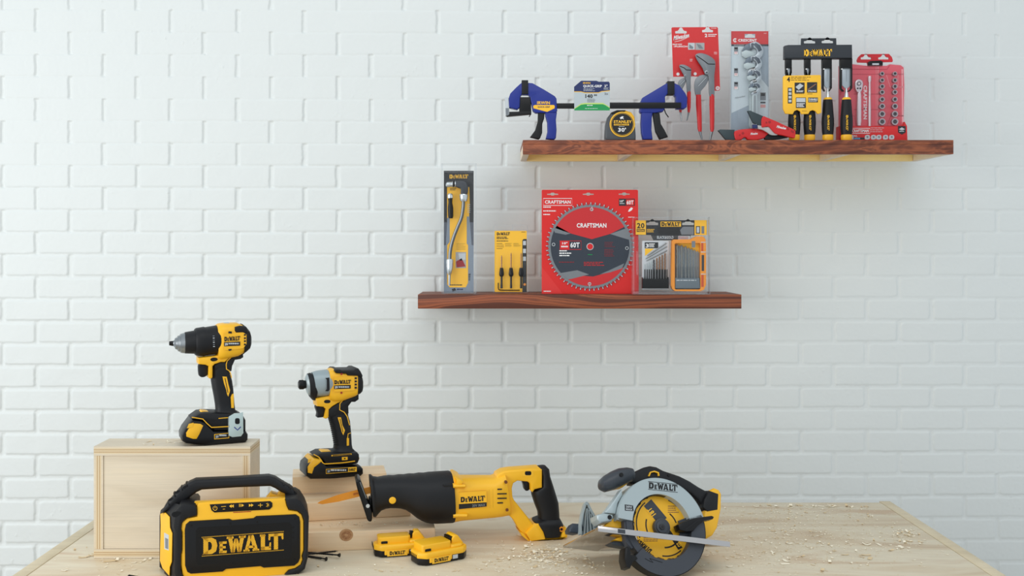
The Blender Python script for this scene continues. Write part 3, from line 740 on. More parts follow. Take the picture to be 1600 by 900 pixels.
q.prismc(sm([(286,148),(297,134),(314,140),(326,175),(350,240),(376,300),(382,330),(379,376),(356,374),(342,335),(318,262),(300,208)],3),.030,BLK2,.004,3)
q.prismc([(365,255),(384,248),(388,340),(372,350)],.010,BLK2,.002); q.disc(361,307,11,-.0325,-.029,STL,16); q.tube([d.P(314,165,-.0305),d.P(352,262,-.0305)],.0012,GRY)
q.build('saw_shoe',r)
q=M(d); q.prismc([(60,290),(80,278),(180,242),(270,218),(384,190),(384,228),(310,250),(190,280),(90,296)],.0011,mat('blade_orange',(246,158,42),.35,metal=.2)); q.text('DEWALT',(276,244),(312,234),(273,232),-.0013,REDD); q.build('saw_blade',r)

# ------------------------------------------------------------------ loose slim battery packs
def battery(label,px,py,yaw,Wd=.062):
    o=T(px,py); fr=Fr((0,0,1),(px,py),o.y,yaw); fr=ground(fr,yaw)
    r=root('slim_battery_pack',fr,label,'battery','loose slim battery packs')
    L=.118
    def sec(x0,x1,y0,y1,z0,z1,m,q,c=.008,bev=.003):
        pts=[(x0+c,y0),(x1-c,y0),(x1,y0+c),(x1,y1-c),(x1-c,y1),(x0+c,y1),(x0,y1-c),(x0,y0+c)]
        q.solid3([(x,y,z0) for x,y in pts],[(x,y,z1) for x,y in pts],m,bev,3,True)
    q=M(fr); sec(.0,L,0,Wd,.0008,.020,BLK2,q,.014); q.build('base',r)
    q=M(fr); sec(-.001,L+.001,-.001,Wd+.001,.0125,.0275,YEL,q,.015,.005)
    sec(.020,.075,-.0016,.012,.006,.016,YEL,q,.002,.001)
    q.build('shell',r)
    q=M(fr); sec(.008,.078,.008,Wd-.008,.026,.042,YEL,q,.004,.002)
    sec(.070,L-.006,.006,Wd-.006,.025,.033,YEL,q,.010,.004)
    pts=[(.082,.026),(.084,.044),(.090,.050),(.098,.049),(.112,.030),(.114,.026)]
    q.solid3([(x,.016,z) for x,z in pts],[(x,Wd-.012,z) for x,z in pts],YEL,.003,3,True)
    q.build('slide_rail',r)
    q=M(fr)
    for i in range(5): q.box((.0795+i*.0011,.020,.040+i*.0014),(.083+i*.0012,Wd-.018,.0409+i*.0014),BLK2,.0002)
    q.box((.0785,.019,.034),(.0840,Wd-.017,.047),BLK2,.001); q.build('release_button',r)
    q=M(fr); y=-.0018
    q.add([(.026,y,.0035),(.070,y,.0035),(.070,y,.0165),(.026,y,.0165)],[(0,1,2,3)],YELM)
    v,f=LOGO; q.add([(.031+.034*a,y-.0003,.006+.008*b) for a,b in v],f,INK)
    q.add([(.016,.0078,.030),(.026,.0078,.030),(.026,.0078,.034),(.016,.0078,.034)],[(0,1,2,3)],BRZ)
    q.box((.014,.0070,.0285),(.028,.0079,.0335),BLK2,.0003)
    for i in range(6): q.box((.0100+i*.0022,.0072,.029),(.0108+i*.0022,.0079,.039),YELM) if i<1 else None
    for i in range(7):
        t=i/7*.022; q.box((-.0015,.018+i*.0055,.014),(-.0006,.0205+i*.0055,.022),BLK2)
    q.box((.076,-.0012,.006),(.088,-.0002,.014),LGR); q.lines if 0 else None
    q.build('label_plate',r)
    return r
battery('yellow slim battery pack on the bench, nearer one, right of its twin',657.5,887,31)
battery('yellow slim battery pack on the bench, farther one, close against the knotty board',586,873,13,.050)

# ------------------------------------------------------------------ circular saw
d=Fr((860,710,4.7367),(340,545),1.915,20,-27); d.clampw=True
r=root('circular_saw',d,'cordless circular saw with yellow blade, silver upper guard and tilted base plate','circular saw')
SHOE=mat('shoe_plate',(198,194,192),.17,metal=.95)
hx,hy=830,535
q=M(d); q.ann(hx,hy,248,366,.006,.050,SIL,7,164,64); q.ann(hx,hy,360,373,.010,.058,SIL,5,166,64); q.ann(hx,hy,240,250,.012,.04,BLK2,0,180,48)
q.ann(hx,hy,60,362,.046,.056,DGM,5,166,40)
q.prism([(400,432),(440,385),(530,255),(535,300),(500,360),(482,440)],.02,.045,SIL,.002)
q.build('upper_guard',r)
q=M(d); Y=.0057
q.logo((726,252),(940,274),(727,205),Y,INK); q.line([(724,200),(944,222)],4,Y,INK); q.line([(724,258),(942,281)],4,Y,INK)
q.build('guard_logo',r)
q=M(d); q.flat([(550,370),(612,378),(616,420),(552,416)],Y,CHR); q.text('20V',(560,394),(606,398),(558,378),Y-.0004,LGR); q.text('MAX',(560,412),(608,415),(559,399),Y-.0004,LGR)
q.build('voltage_badge',r)
# blade
q=M(d); c=d.P(hx,hy,.024); n=18*6; R=d.m(246); pts=[]
for i in range(n):
    a=2*PI*i/n; k=i%6; rr2=R*(1.0 if k in(0,1) else (.955 if k in(2,3) else .97))
    pts.append((c.x+rr2*math.cos(a),c.z+rr2*math.sin(a)))
q.solid3([(x,.024,z) for x,z in pts],[(x,.0262,z) for x,z in pts],mat('blade_yellow',(246,186,40),.4,metal=.15)); Y=.0235
for a0,a1,ra,rb in ((25,62,214,223),(118,158,214,223),(150,196,214,223),(255,300,214,223),(0+338,372,214,223),(8,46,120,130),(150,196,134,144),(262,312,150,161)):
    q.ann(hx,hy,ra,rb,Y,.0240,INK,a0,a1,16)
q.flat([(692,382),(746,332),(862,470),(800,515)],Y,DGM); q.flat([(885,560),(978,690),(946,706),(905,640),(868,590)],Y,INK)
q.text('18T',(782,440),(742,388),(750,464),Y-.0004,YELM,.04); q.text('GS',(975,668),(955,640),(950,690),Y-.0004,YELM)
q.logo((756,708),(652,622),(722,742),Y,INK); q.lines(690,600,800,650,4,BRZ,Y,.4,4); q.lines(870,380,950,440,4,BRZ,Y,.4,5)
q.build('blade',r)
q=M(d); q.disc(hx,hy,66,.012,.024,DGM,36,.001); q.disc(hx,hy,48,.008,.012,DGM,32,.001); q.disc(hx,hy,24,.005,.008,CHR,6,.0005); q.disc(hx,hy,10,.0046,.006,INK,6); q.build('blade_bolt',r)
q=M(d); DG2=mat('lower_guard_grey',(64,68,76),.45,metal=.15)
q.ann(hx,hy,244,360,.006,.030,DG2,214,369,56); q.ann(hx,hy,350,366,.008,.034,BLK2,212,365,56); q.ann(hx,hy,150,250,.0185,.0215,DG2,-34,12,20); q.ann(hx,hy,250,300,.010,.04,DG2,165,216,16)
q.prism([(545,475),(602,470),(604,600),(640,690),(600,700),(556,640)],.014,.04,DG2,.002)
q.line([(700,770),(745,795),(760,800),(735,770),(830,800)],4,.0055,BLK2)
q.build('lower_guard',r)
q=M(d); q.prism([(556,690),(575,680),(590,690),(600,740),(640,752),(650,770),(612,800),(594,842),(568,836),(550,770)],-.002,.03,BLK2,.003); q.build('guard_lever',r)
q=M(d); q.prism([(945,520),(975,500),(1060,470),(1200,452),(1216,462),(1208,476),(1140,492),(1100,520),(1062,566),(1010,572),(960,560)],-.004,.02,BLK2,.004); q.line([(1000,555),(1090,490),(1180,470)],7,-.0045,BLK,h=.003); q.build('depth_lever',r)
# base plate in its own plane (perpendicular to the blade)
q=M(d)
A=d.P(340,552,0); B=d.P(1315,668,0); ux=(B-A).normalized(); nz=Vector((-ux.z,0,ux.x)); L=(B-A).length
def pl3(x0,x1,y0,y1,t0=-.0022,t1=.0022,m=SHOE,bev=.0006):
    def c(x,y,t): p=A+ux*x+nz*t; return Vector((p.x,y,p.z))
    q.solid3([c(x0,y0,t0),c(x1,y0,t0),c(x1,y0,t1),c(x0,y0,t1)],[c(x0,y1,t0),c(x1,y1,t0),c(x1,y1,t1),c(x0,y1,t1)],m,bev,2,True)
pl3(0,L,-.006,.005); pl3(0,L*.26,.0051,.182); pl3(L*.9,L,.0051,.182); pl3(L*.2601,L*.8999,.056,.182)
pl3(0,L,-.0085,-.0061,-.0065,.0045)
pl3(L*.145,L*.2,-.0088,-.0086,-.005,.003,DGM,0)
q.build('base_plate',r)
q=M(d); f=.11
q.line([(262,362),(240,440),(226,520),(226,590)],13,f,SIL,h=.012); q.line([(276,362),(300,410),(340,480),(372,540)],15,f,SIL,h=.012)
for a,b in (((268,400),(250,600)),((276,400),(276,596)),((286,410),(304,590)),((300,440),(330,580))): q.line([a,b],6,f+.002,SIL,h=.008)
q.flat([(262,362),(276,362),(360,540),(360,590),(228,600),(228,500)],f+.011,mat('bracket_shade',(150,164,170),.45,metal=.3)); q.disc(270,362,13,f-.002,f+.012,SIL,12); q.build('bevel_bracket',r)
q=M(d); q.prism([(345,446),(400,432),(462,444),(468,462),(456,492),(376,506),(350,480)],.012,.05,SIL,.004,3); q.disc(440,465,17,.0105,.02,BLK2,16); q.build('pivot_block',r)
q=M(d); q.prism([(140,548),(168,508),(240,512),(250,540),(248,570),(200,582),(146,574)],.12,.15,mat('knob_dark',(44,54,66),.4),.004,3); q.build('bevel_knob',r)
q=M(d); q.prism([(398,530),(470,472),(552,482),(556,540),(500,545)],.03,.06,YEL,.002); q.prism([(468,632),(500,615),(548,604),(582,640),(560,648)],.03,.05,YEL,.002); q.prism([(440,655),(470,640),(600,645),(590,690),(470,668)],.032,.06,DGM,.002)
q.build('body_panel',r)
q=M(d); q.prism([(1190,262),(1215,245),(1250,258),(1270,290),(1268,400),(1240,540),(1205,598),(1150,628),(1120,600),(1140,430),(1180,300)],.05,.11,YEL,.006,3)
q.build('battery_mount',r)
q=M(d); q.prism([(480,250),(500,215),(570,180),(575,215),(540,240)],.045,.07,YEL,.004)
q.build('gear_housing',r)
q=M(d)
q.prism([(588,135),(640,118),(700,90),(745,80),(790,88),(840,115),(960,155),(1040,195),(1100,235),(1150,262),(1200,262),(1250,290),(1244,412),(1160,425),(1130,385),(1090,330),(1040,290),(960,250),(880,225),(780,220),(700,220),(600,215)],.058,.088,BLK,.008,3)
q.prism([(1180,265),(1248,290),(1242,410),(1164,424),(1130,390),(1140,330)],.048,.10,BLK,.004)
q.disc(878,152,12,.0565,.06,BLK2,12)
q.build('main_handle',r)
q=M(d); q.line([(730,160),(742,132),(770,125),(800,135),(804,158)],9,.054,YEL,h=.02); q.build('lock_off_button',r)
q=M(d); HG=mat('front_handle_grey',(52,57,64),.38)
q.loft([(360,215,362,242,.006,.05),(368,184,378,262,.016,.05),(395,158,412,277,.022,.05),(440,130,470,262,.025,.05),(490,108,525,238,.027,.05),(545,102,572,212,.027,.05),(582,108,590,198,.024,.05),(600,130,604,200,.018,.05)],HG,28,2.2)
q.disc(527,150,16,.0215,.03,BLK2,16); q.build('front_handle',r)

# ------------------------------------------------------------------ drywall screws
SCR=mat('black_oxide',(26,24,26),.4,metal=.5)
def screw(label,ptip,phead,lift=0,grp='black drywall screws by the speaker',htip=.0016,hhead=.0042):
    a=T(*ptip,htip+lift); b=T(*phead,hhead+lift); q=M(); d_=(b-a); L=d_.length; u=d_.normalized()
    q.tube([Vector((0,0,0)),u*L*.12,u*L*.95],[.0003,.0015,.0016],SCR,8)
    n=int(L*.75/.0022)
    for i in range(n):
        p=u*(L*.08+i*.0022); q.tube([p,p+u*.0009],[.0024,.0016],SCR,8)
    q.tube([u*L*.93,u*L*.985,u*L],[.0016,.0042,.0044],SCR,14)
    o=q.build('drywall_screw'); o.location=a; o['label']=label; o['category']='screw'; o['group']=grp; return o
screw('black screw right of the speaker, thread pointing left, head nearest the viewer',(474,868),(510,873.5))
screw('black screw right of the speaker with its head farthest right',(476,863),(531,867.5),.004)
screw('black screw right of the speaker lying across the others, point at right',(528,861),(478,866.5),.009)
screw('black screw at the bottom edge of the picture, left of the speaker',(199,899),(232,905),0,'black drywall screws by the speaker')

# ------------------------------------------------------------------ shavings and sawdust
CH=mat('shaving_pale',(252,242,218),.7); CH2=mat('shaving_tan',(226,202,160),.7)
rg=random.Random(11); q=M()
def chip(px,py,sz):
    p=T(px,py,.0006); a=rg.random()*PI*2; L=sz*1.7*(.6+rg.random()); wd=L*(.25+.3*rg.random()); ca,sa=math.cos(a),math.sin(a)
    cur=rg.random()*.35; pts=[]
    for k in range(4):
        t=(k/3-.5)*L; z=abs(k/3-.5)**2*L*cur*4*.6
        for s_ in(-1,1): pts.append((p.x+t*ca-s_*wd/2*sa*(1-.5*abs(k/3-.5)), p.y+t*sa+s_*wd/2*ca, p.z+z))
    q.add(pts,[(0,2,3,1),(2,4,5,3),(4,6,7,5)],CH if rg.random()<.7 else CH2)
def cloud(cx,cy,sx,sy,n,s0,s1):
    for i in range(int(n*1.6)):
        x=cx+rg.gauss(0,1)*sx; y=cy+rg.gauss(0,1)*sy
        if y<789 or y>905: continue
        if (x-CX)/F*T(x,y).y> 1.01 or (x-CX)/F*T(x,y).y<-.94: continue
        chip(x,y,s0+(s1-s0)*rg.random()**3)
cloud(1250,835,110,30,1500,.0008,.0038); cloud(1260,800,100,8,260,.0008,.004); cloud(1415,838,22,10,70,.002,.009)
cloud(1300,850,70,20,60,.002,.009); cloud(850,868,28,10,240,.0015,.008); cloud(830,880,60,12,300,.0008,.004); cloud(560,893,80,8,60,.001,.006)
cloud(185,868,35,10,30,.003,.012); cloud(200,890,60,10,60,.001,.005); cloud(720,855,60,20,120,.0007,.003); cloud(1180,870,60,18,120,.001,.006); cloud(900,885,40,10,120,.001,.006)
cloud(1270,790.5,60,1.0,30,.003,.009); cloud(1150,800,80,6,150,.0008,.003)
o=q.build('wood_shavings'); o['label']='pale wood shavings and sawdust scattered over the bench top'; o['category']='wood shavings'; o['kind']='stuff'
q=M()
def chipz(x,y,z,sz):
    a=rg.random()*PI; L=sz; wd=L*.35; ca,sa=math.cos(a),math.sin(a)
    q.add([(x+u*L*ca/2-v*wd*sa/2,y+u*L*sa/2+v*wd*ca/2,z+.0008+(.0015 if u else 0)) for u,v in ((-1,-1),(0,-1),(1,-1),(1,1),(0,1),(-1,1))],[(0,1,4,5),(1,2,3,4)],CH if rg.random()<.6 else CH2)
for i in range(14): chipz(-.78+.16*rg.random(),2.08+.06*rg.random(),bz1,.004+.010*rg.random())
for i in range(40): chipz(-.40+.22*rg.random(),2.158+.04*rg.random(),TOP+.0425,.003+.007*rg.random()**2)
o=q.build('wood_shavings'); o['label']='few pale wood shavings on top of the plywood box and boards'; o['category']='wood shavings'; o['kind']='stuff'
def shf(zoom, cx, D, z, yb=0):
    return ground(Fr(zoom,(cx,yb or 500),D,0),0,z)
def hang(cx,cy,w):
    h=w*.14; p=[(-.5,.0),(-.47,-.10),(-.3,-.12),(-.2,-.20),(-.12,-.36),(0,-.42),(.12,-.36),(.2,-.20),(.3,-.12),(.47,-.10),(.5,0),(.47,.10),(-.47,.10)]
    return [(cx+x*w,cy+y*w) for x,y in p]
def thing(q,name,fr,label,cat,group=None,ang=35):
    """a thing that is one mesh: move its origin to the frame"""
    o=q.build(name,None,ang); o.matrix_world=fr.M; o['label']=label; o['category']=cat
    if group: o['group']=group
    return o

# ================================================================ upper shelf
ZK=(770,100,5)
d=shf(ZK,800,2.712,ut)
r=root('bar_clamp_pack',d,'pair of blue and black bar clamps carded together on the upper shelf','clamps')
def part(name,parent=None):
    q=M(d); q._n=name; q._p=parent or r; return q
def clamp_head(mir,blue,strap,handle,trig):
    h=root('clamp_head',Vector((0,0,0)),'','') ; 
    for k in ('label','category'): del h[k]
    h.parent=r
    q=M(d); q.prismc(blue,.013,BLU,.003,3); q.build('jaw',h)
    q=M(d); q.prismc(rq(*strap),.0165,BLK,.002); q.build('strap',h)
    q=M(d); q.prismc(handle,.011,BLU,.003,3); q.build('handle',h)
    q=M(d); q.prismc(trig,.009,BLK,.003,3); q.build('trigger',h)
    return h
h=clamp_head(0,[(213,160),(225,152),(275,152),(310,155),(400,205),(482,255),(496,275),(502,370),(490,386),(332,386),(312,370),(300,310),(290,262),(275,245),(226,243),(213,262),(209,342),(190,360),(132,346),(120,332),(124,270),(136,235),(180,190)],
 (225,133,275,242),[(408,380),(500,380),(492,440),(497,520),(492,580),(478,594),(412,588),(426,530),(424,460),(410,410)],[(352,380),(406,380),(400,430),(386,470),(385,540),(370,580),(358,590),(290,574),(330,520),(350,450)])
q=M(d); q.text('IRWIN',(346,315),(446,315),(346,291),-.0134,YELM,.05); q.flat([(316,326),(330,320),(478,320),(484,330),(482,346),(424,374),(318,346)],-.0134,YELM); q.tx('QUICK-GRIP',350,330,446,343,-.0138,NAVY,.04)
q.line([(305,262),(300,250),(340,230)],2,-.0134,BLU); q.build('print',h)
q=M(d); q.prismc([(210,262),(292,262),(298,300),(300,386),(205,386),(208,320)],.010,BLK2,.002); q.prismc([(104,378),(300,372),(300,394),(108,412)],.012,BLK,.002); q.line([(298,388),(284,412)],7,-.003,BLK2,h=.004)
q.prismc([(94,264),(122,268),(128,345),(128,398),(100,408)],.014,LGR,.002); q.flat([(100,345),(125,345),(124,400),(102,405)],-.0143,GRP); q.build('clamp_pad',h)
h=clamp_head(1,[(1165,268),(1350,157),(1410,152),(1452,172),(1500,235),(1515,270),(1510,340),(1492,355),(1430,355),(1425,330),(1425,262),(1410,242),(1355,242),(1340,262),(1345,340),(1325,376),(1262,386),(1152,386),(1144,372),(1152,300)],
 (1358,141,1412,243),[(1158,380),(1246,380),(1238,430),(1236,520),(1245,592),(1170,594),(1158,540),(1154,470)],[(1246,380),(1300,385),(1310,470),(1340,520),(1366,572),(1302,592),(1270,530),(1258,460)])
q=M(d); q.line([(1340,352),(1352,385),(1374,416)],6,-.003,BLK2,h=.005); q.build('release_lever',h)
q=M(d); q.prism(rq(500,306,1190,347),-.010,-.002,BLK2,.001); q.prism(rq(876,300,1472,346),-.0185,-.0135,BLK2,.001); q.build('bar',r)
q=M(d); Y=-.0205
q.prism([(635,178),(690,131),(810,131),(826,138),(906,138),(914,150),(914,363),(637,363)],Y,Y+.0008,mat('card_silver',(186,196,200),.45)); Y-=.0003
q.flat([(635,178),(690,131),(810,131),(826,138),(906,138),(914,150),(914,206),(850,212),(826,222),(720,222),(690,214),(635,214)],Y,NAVY)
q.line([(635,217),(690,217),(720,225),(826,225),(850,215),(914,209)],5,Y,YELM)
q.flat([(637,352),(690,318),(720,314),(860,314),(880,322),(914,344),(914,363),(637,363)],Y,GRN); q.flat([(637,346),(690,308),(720,304),(860,304),(914,336),(914,344),(880,322),(860,314),(720,314),(690,318),(637,352)],Y,mat('print_lime',(196,220,120),.5))
Y-=.0003
q.tx('IRWIN',705,142,762,155,Y,YELM); q.tx('QUICK-GRIP',706,163,852,186,Y,WHT,.05); q.tx('2"',872,162,896,180,Y,WHT); q.lines(708,192,800,216,3,LGR,Y,.4); q.lines(866,184,908,204,3,LGR,Y,.4,4)
q.tx('140',723,236,780,266,Y,INK,.04); q.tx('30',790,236,814,250,Y,INK,.04); q.lines(738,272,812,302,4,GRP,Y,.45,6); q.tx('2x',872,224,902,240,Y,GRP); q.lines(736,320,800,332,1,WHT,Y,.5,2); q.lines(720,346,826,352,1,WHT,Y,.5,3)
q.build('label_card',r)

d=shf(ZK,1000,2.722,ut)
r=root('tape_measure',d,'thirty-foot tape measure with round yellow and black badge, between the clamp handles','tape measure')
q=M(d); q.prism([(882,597),(879,560),(884,470),(900,412),(930,376),(970,362),(1038,362),(1080,378),(1104,410),(1112,470),(1118,560),(1118,597)],-.016,.022,mat('tape_case_grey',(72,76,80),.4),.005,3)
q.prism([(925,378),(970,360),(1036,360),(1050,372),(1010,380),(960,392),(930,400)],-.0163,.0222,BLK2,.002)
q.build('case',r)
q=M(d); q.prism([(1036,361),(1082,376),(1107,410),(1114,470),(1112,490),(1085,520),(1060,545),(1030,560),(1060,400),(1020,374)],-.0166,.0225,YEL,.003); q.build('yellow_side',r)
q=M(d); q.disc(1012,471,98,-.0190,-.0150,YELM,40,.0006); q.disc(1012,471,89,-.0194,-.0189,INK,40); q.ann(1012,471,83,85,-.0196,-.0193,YELM,0,360,40)
Y=-.0198; q.tx('STANLEY',944,440,1086,462,Y,YELM,.05); q.flat(rq(946,468,1064,480),Y,YELM); q.tx('POWERLOCK',952,470,1058,478,Y-.0003,INK,.03); q.tx("30'",979,498,1040,530,Y,WHT,.06); q.flat([(1000,432),(992,420),(1004,412),(1012,408),(1024,412),(1016,420),(1026,432),(1010,426)],Y,WHT); q.lines(985,486,1032,492,1,LGR,Y,.6)
q.build('badge',r)

# --- pliers on their card
ZP=(1030,30,4.5)
d=shf(ZP,258,2.775,ut)
r=root('plier_card',d,'tall red hang card with clear sheet, behind the two red-handled pliers','packaging')
q=M(d); q.holed([(86,62),(94,57),(406,55),(413,62),(420,240),(428,492),(420,503),(374,503),(372,430),(300,404),(245,402),(98,405)],[hang(153,92,82),hang(340,84,78)],0,.0006,RED)
Y=-.0004
q.text('Milwaukee',(100,150),(208,128),(106,116),Y,WHT,.05); q.line([(108,160),(150,150),(214,122)],3,Y,WHT)
q.tx('REAM AND',95,172,160,182,Y,WHT,.05); q.tx('-PUNCH',100,186,198,198,Y,WHT,.05); q.flat(rq(203,166,250,214),Y,LGR); q.flat(rq(254,166,318,216),Y,mat('photo_patch',(170,168,168),.5)); q.flat([(212,176),(240,196),(236,210),(210,205)],Y-.0002,GRP); q.flat([(262,172),(290,180),(312,208),(280,206)],Y-.0002,GRP)
q.tx('2',320,102,338,126,Y,WHT); q.lines(345,104,410,128,2,WHT,Y,.5,4); q.lines(365,62,405,68,1,WHT,Y,.5,4)
for cx,cy in ((132,386),(253,384)): q.disc(cx,cy,11,Y,.0,WHT,16)
q.disc(411,485,14,Y,0,WHT,20); q.tx('15',404,478,418,492,Y-.0003,RED); q.lines(215,280,240,300,3,WHT,Y,.3,5); q.lines(385,230,412,250,3,WHT,Y,.3,6)
q.build('printed_card',r)
q=M(d); q.prism([(86,58),(414,53),(431,494),(422,507),(97,508)],-.0060,-.0054,CLR2,0)
q.solid3([d.P(x,y,-.0052) for x,y in ((97,405),(431,405),(431,530),(97,530))],[d.P(x,y,.0) for x,y in ((97,405),(431,405),(431,530),(97,530))],CLR2) if 0 else None
q.build('clear_sheet',r)
PLG=mat('plier_steel',(128,132,136),.42,metal=.7)
def pliers(fr,label,J1,J2,pin,H,tips,teeth,nm='tongue_pliers'):
    rr_=root(nm,fr,label,'pliers','pliers on the red card')
    q=M(fr); q.prism(J1,-.016,-.010,PLG,.0012); q.line(teeth,6.0,-.0163,BLK2); q.disc(pin[0],pin[1],pin[2],-.0185,-.010,GRY,18,.0008); q.disc(pin[0],pin[1],pin[2]*.4,-.0188,-.018,DGM,10); q.build('upper_jaw',rr_)
    q=M(fr); q.prism(J2,-.0125,-.0065,PLG,.0012); a,b=pin[3]; q.line([a,b],9,-.0128,DGM); q.line([a,b],4,-.0131,LGR); q.build('lower_jaw',rr_)
    for h in H:
        q=M(fr); q.loft([(a,b,c,e,.0055,-.011) for a,b,c,e in h],REDT,16,2.4); q.build('handle_grip',rr_)
    for t in tips:
        q=M(fr); q.loft([(a,b,c,e,.003,-.011) for a,b,c,e in t],GRY,10); q.build('handle_tip',rr_)
d2=shf(ZP,320,2.775,ut)
pliers(d2,'larger red-handled tongue-and-groove pliers, reaching down to the shelf',
 sm([(254,258),(268,242),(300,238),(348,254),(388,284),(396,322),(388,400),(390,500),(386,540),(356,540),(350,480),(346,400),(322,384),(306,345),(275,300)],2),
 sm([(250,440),(270,405),(305,390),(345,392),(350,420),(325,470),(294,505),(292,545),(262,545),(248,490)],2),(334,374,15,((275,470),(330,410))),
 [[(258,532,294,532),(258,600,296,600),(266,700,299,700),(270,770,300,772),(276,790,297,792)],[(354,530,388,530),(353,600,388,600),(356,700,388,700),(358,770,386,772),(362,792,380,792)]],
 [[(275,788,298,790),(292,835,305,838),(297,855,305,855)],[(360,790,381,788),(352,838,366,842),(350,858,360,858)]],[(262,256),(312,290),(345,315),(392,316)])
d3=shf(ZP,180,2.775,ut)
pliers(d3,'smaller red-handled tongue-and-groove pliers, hanging on the left of the red card',
 sm([(142,332),(152,318),(185,322),(222,345),(226,365),(222,430),(222,510),(196,510),(192,440),(180,405),(160,370)],2),
 sm([(134,445),(152,420),(185,412),(195,425),(175,470),(160,500),(158,525),(140,525),(134,490)],2),(184,398,9,((148,462),(180,430))),
 [[(195,508,222,508),(195,560,222,560),(197,620,221,620),(200,655,214,658)],[(136,520,160,520),(136,570,162,570),(138,630,160,632),(142,655,157,657)]],
 [[(199,655,214,658),(194,700,202,704),(190,714,196,714)],[(143,655,158,655),(151,700,160,702),(154,720,160,718)]],[(146,330),(175,342),(190,356),(224,358)])

# --- wrench set
d=shf(ZP,637,2.76,ut)
r=root('wrench_set_package',d,'narrow clear package with red header and silver-grey card, holding adjustable wrenches','packaging')
GRD=mat('card_steel_grey',(168,182,192),.5)
q=M(d); q.holed([(506,84),(768,84),(770,845),(502,845)],[hang(638,122,72)],0,.0006,GRD); Y=-.0004
q.flat([(506,84),(604,84),(604,108),(672,108),(672,84),(768,84),(768,178),(508,178)],Y,mat('header_red',(196,58,62),.5)) if 0 else None
for a in ((506,84,768,104),(506,104,601,132),(675,104,768,132),(506,132,768,176)): q.flat(rq(*a),Y,mat('header_red',(200,60,62),.5))
q.flat(rq(508,176,769,190),Y,DGM); q.flat(rq(508,190,768,845),Y+.0002,mat('card_pale_blue',(196,208,214),.5)); q.flat([(508,660),(640,600),(640,845),(508,845)],Y+.0001,mat('card_mid_grey',(150,164,176),.5)); q.flat([(700,190),(768,190),(768,480),(720,420)],Y+.0001,mat('card_mid_grey',(150,164,176),.5))
q.tx('CRESCENT',556,139,686,158,Y-.0003,WHT,.06); q.ann(534,148,9,14,Y-.0003,Y-.0001,WHT,40,320,16); q.line([(534,134),(534,162)],4,Y-.0004,WHT); q.lines(525,180,600,186,1,LGR,Y-.0003,.5)
for cy,h in ((222,55),(373,58),(468,55)):
    q.flat(rq(526,cy-h/2,555,cy+h/2),Y,GRP); q.flat(rq(530,cy-h/2+4,552,cy-h/2+16),Y-.0003,INK); q.flat(rq(528,cy+6,553,cy+h/2-2),Y-.0003,WHT); q.lines(530,cy+8,552,cy+h/2-4,2,RED,Y-.0006,.4)
q.text('Milwaukee',(532,562),(604,546),(534,548),Y-.0003,GRP,.0); q.flat(rq(710,515,750,570),Y-.0002,GRP); q.flat(rq(716,520,744,540),Y-.0004,INK); q.flat(rq(712,580,748,592),Y-.0002,DGM); q.flat(rq(712,600,748,622),Y-.0002,mat('patch_pink',(206,150,146),.5)); q.lines(735,98,756,102,1,WHT,Y-.0004,.6)
q.build('printed_card',r)
q=M(d); q.prism(rr(500,80,775,848,10),-.0018,-.0012,CLR2); q.prism(rr(560,170,745,720,26),-.0335,-.0020,CLR,.004,2); q.prism([(498,78),(506,78),(504,846),(495,846)],-.006,0,CLRE); q.prism([(768,80),(776,80),(778,846),(770,846)],-.006,0,CLRE); q.line([(560,300),(560,700)],4,-.034,CLRE); q.line([(745,300),(745,700)],4,-.034,CLRE)
q.build('clear_shell',r)
WCH=mat('wrench_chrome',(176,184,190),.34,metal=.75)
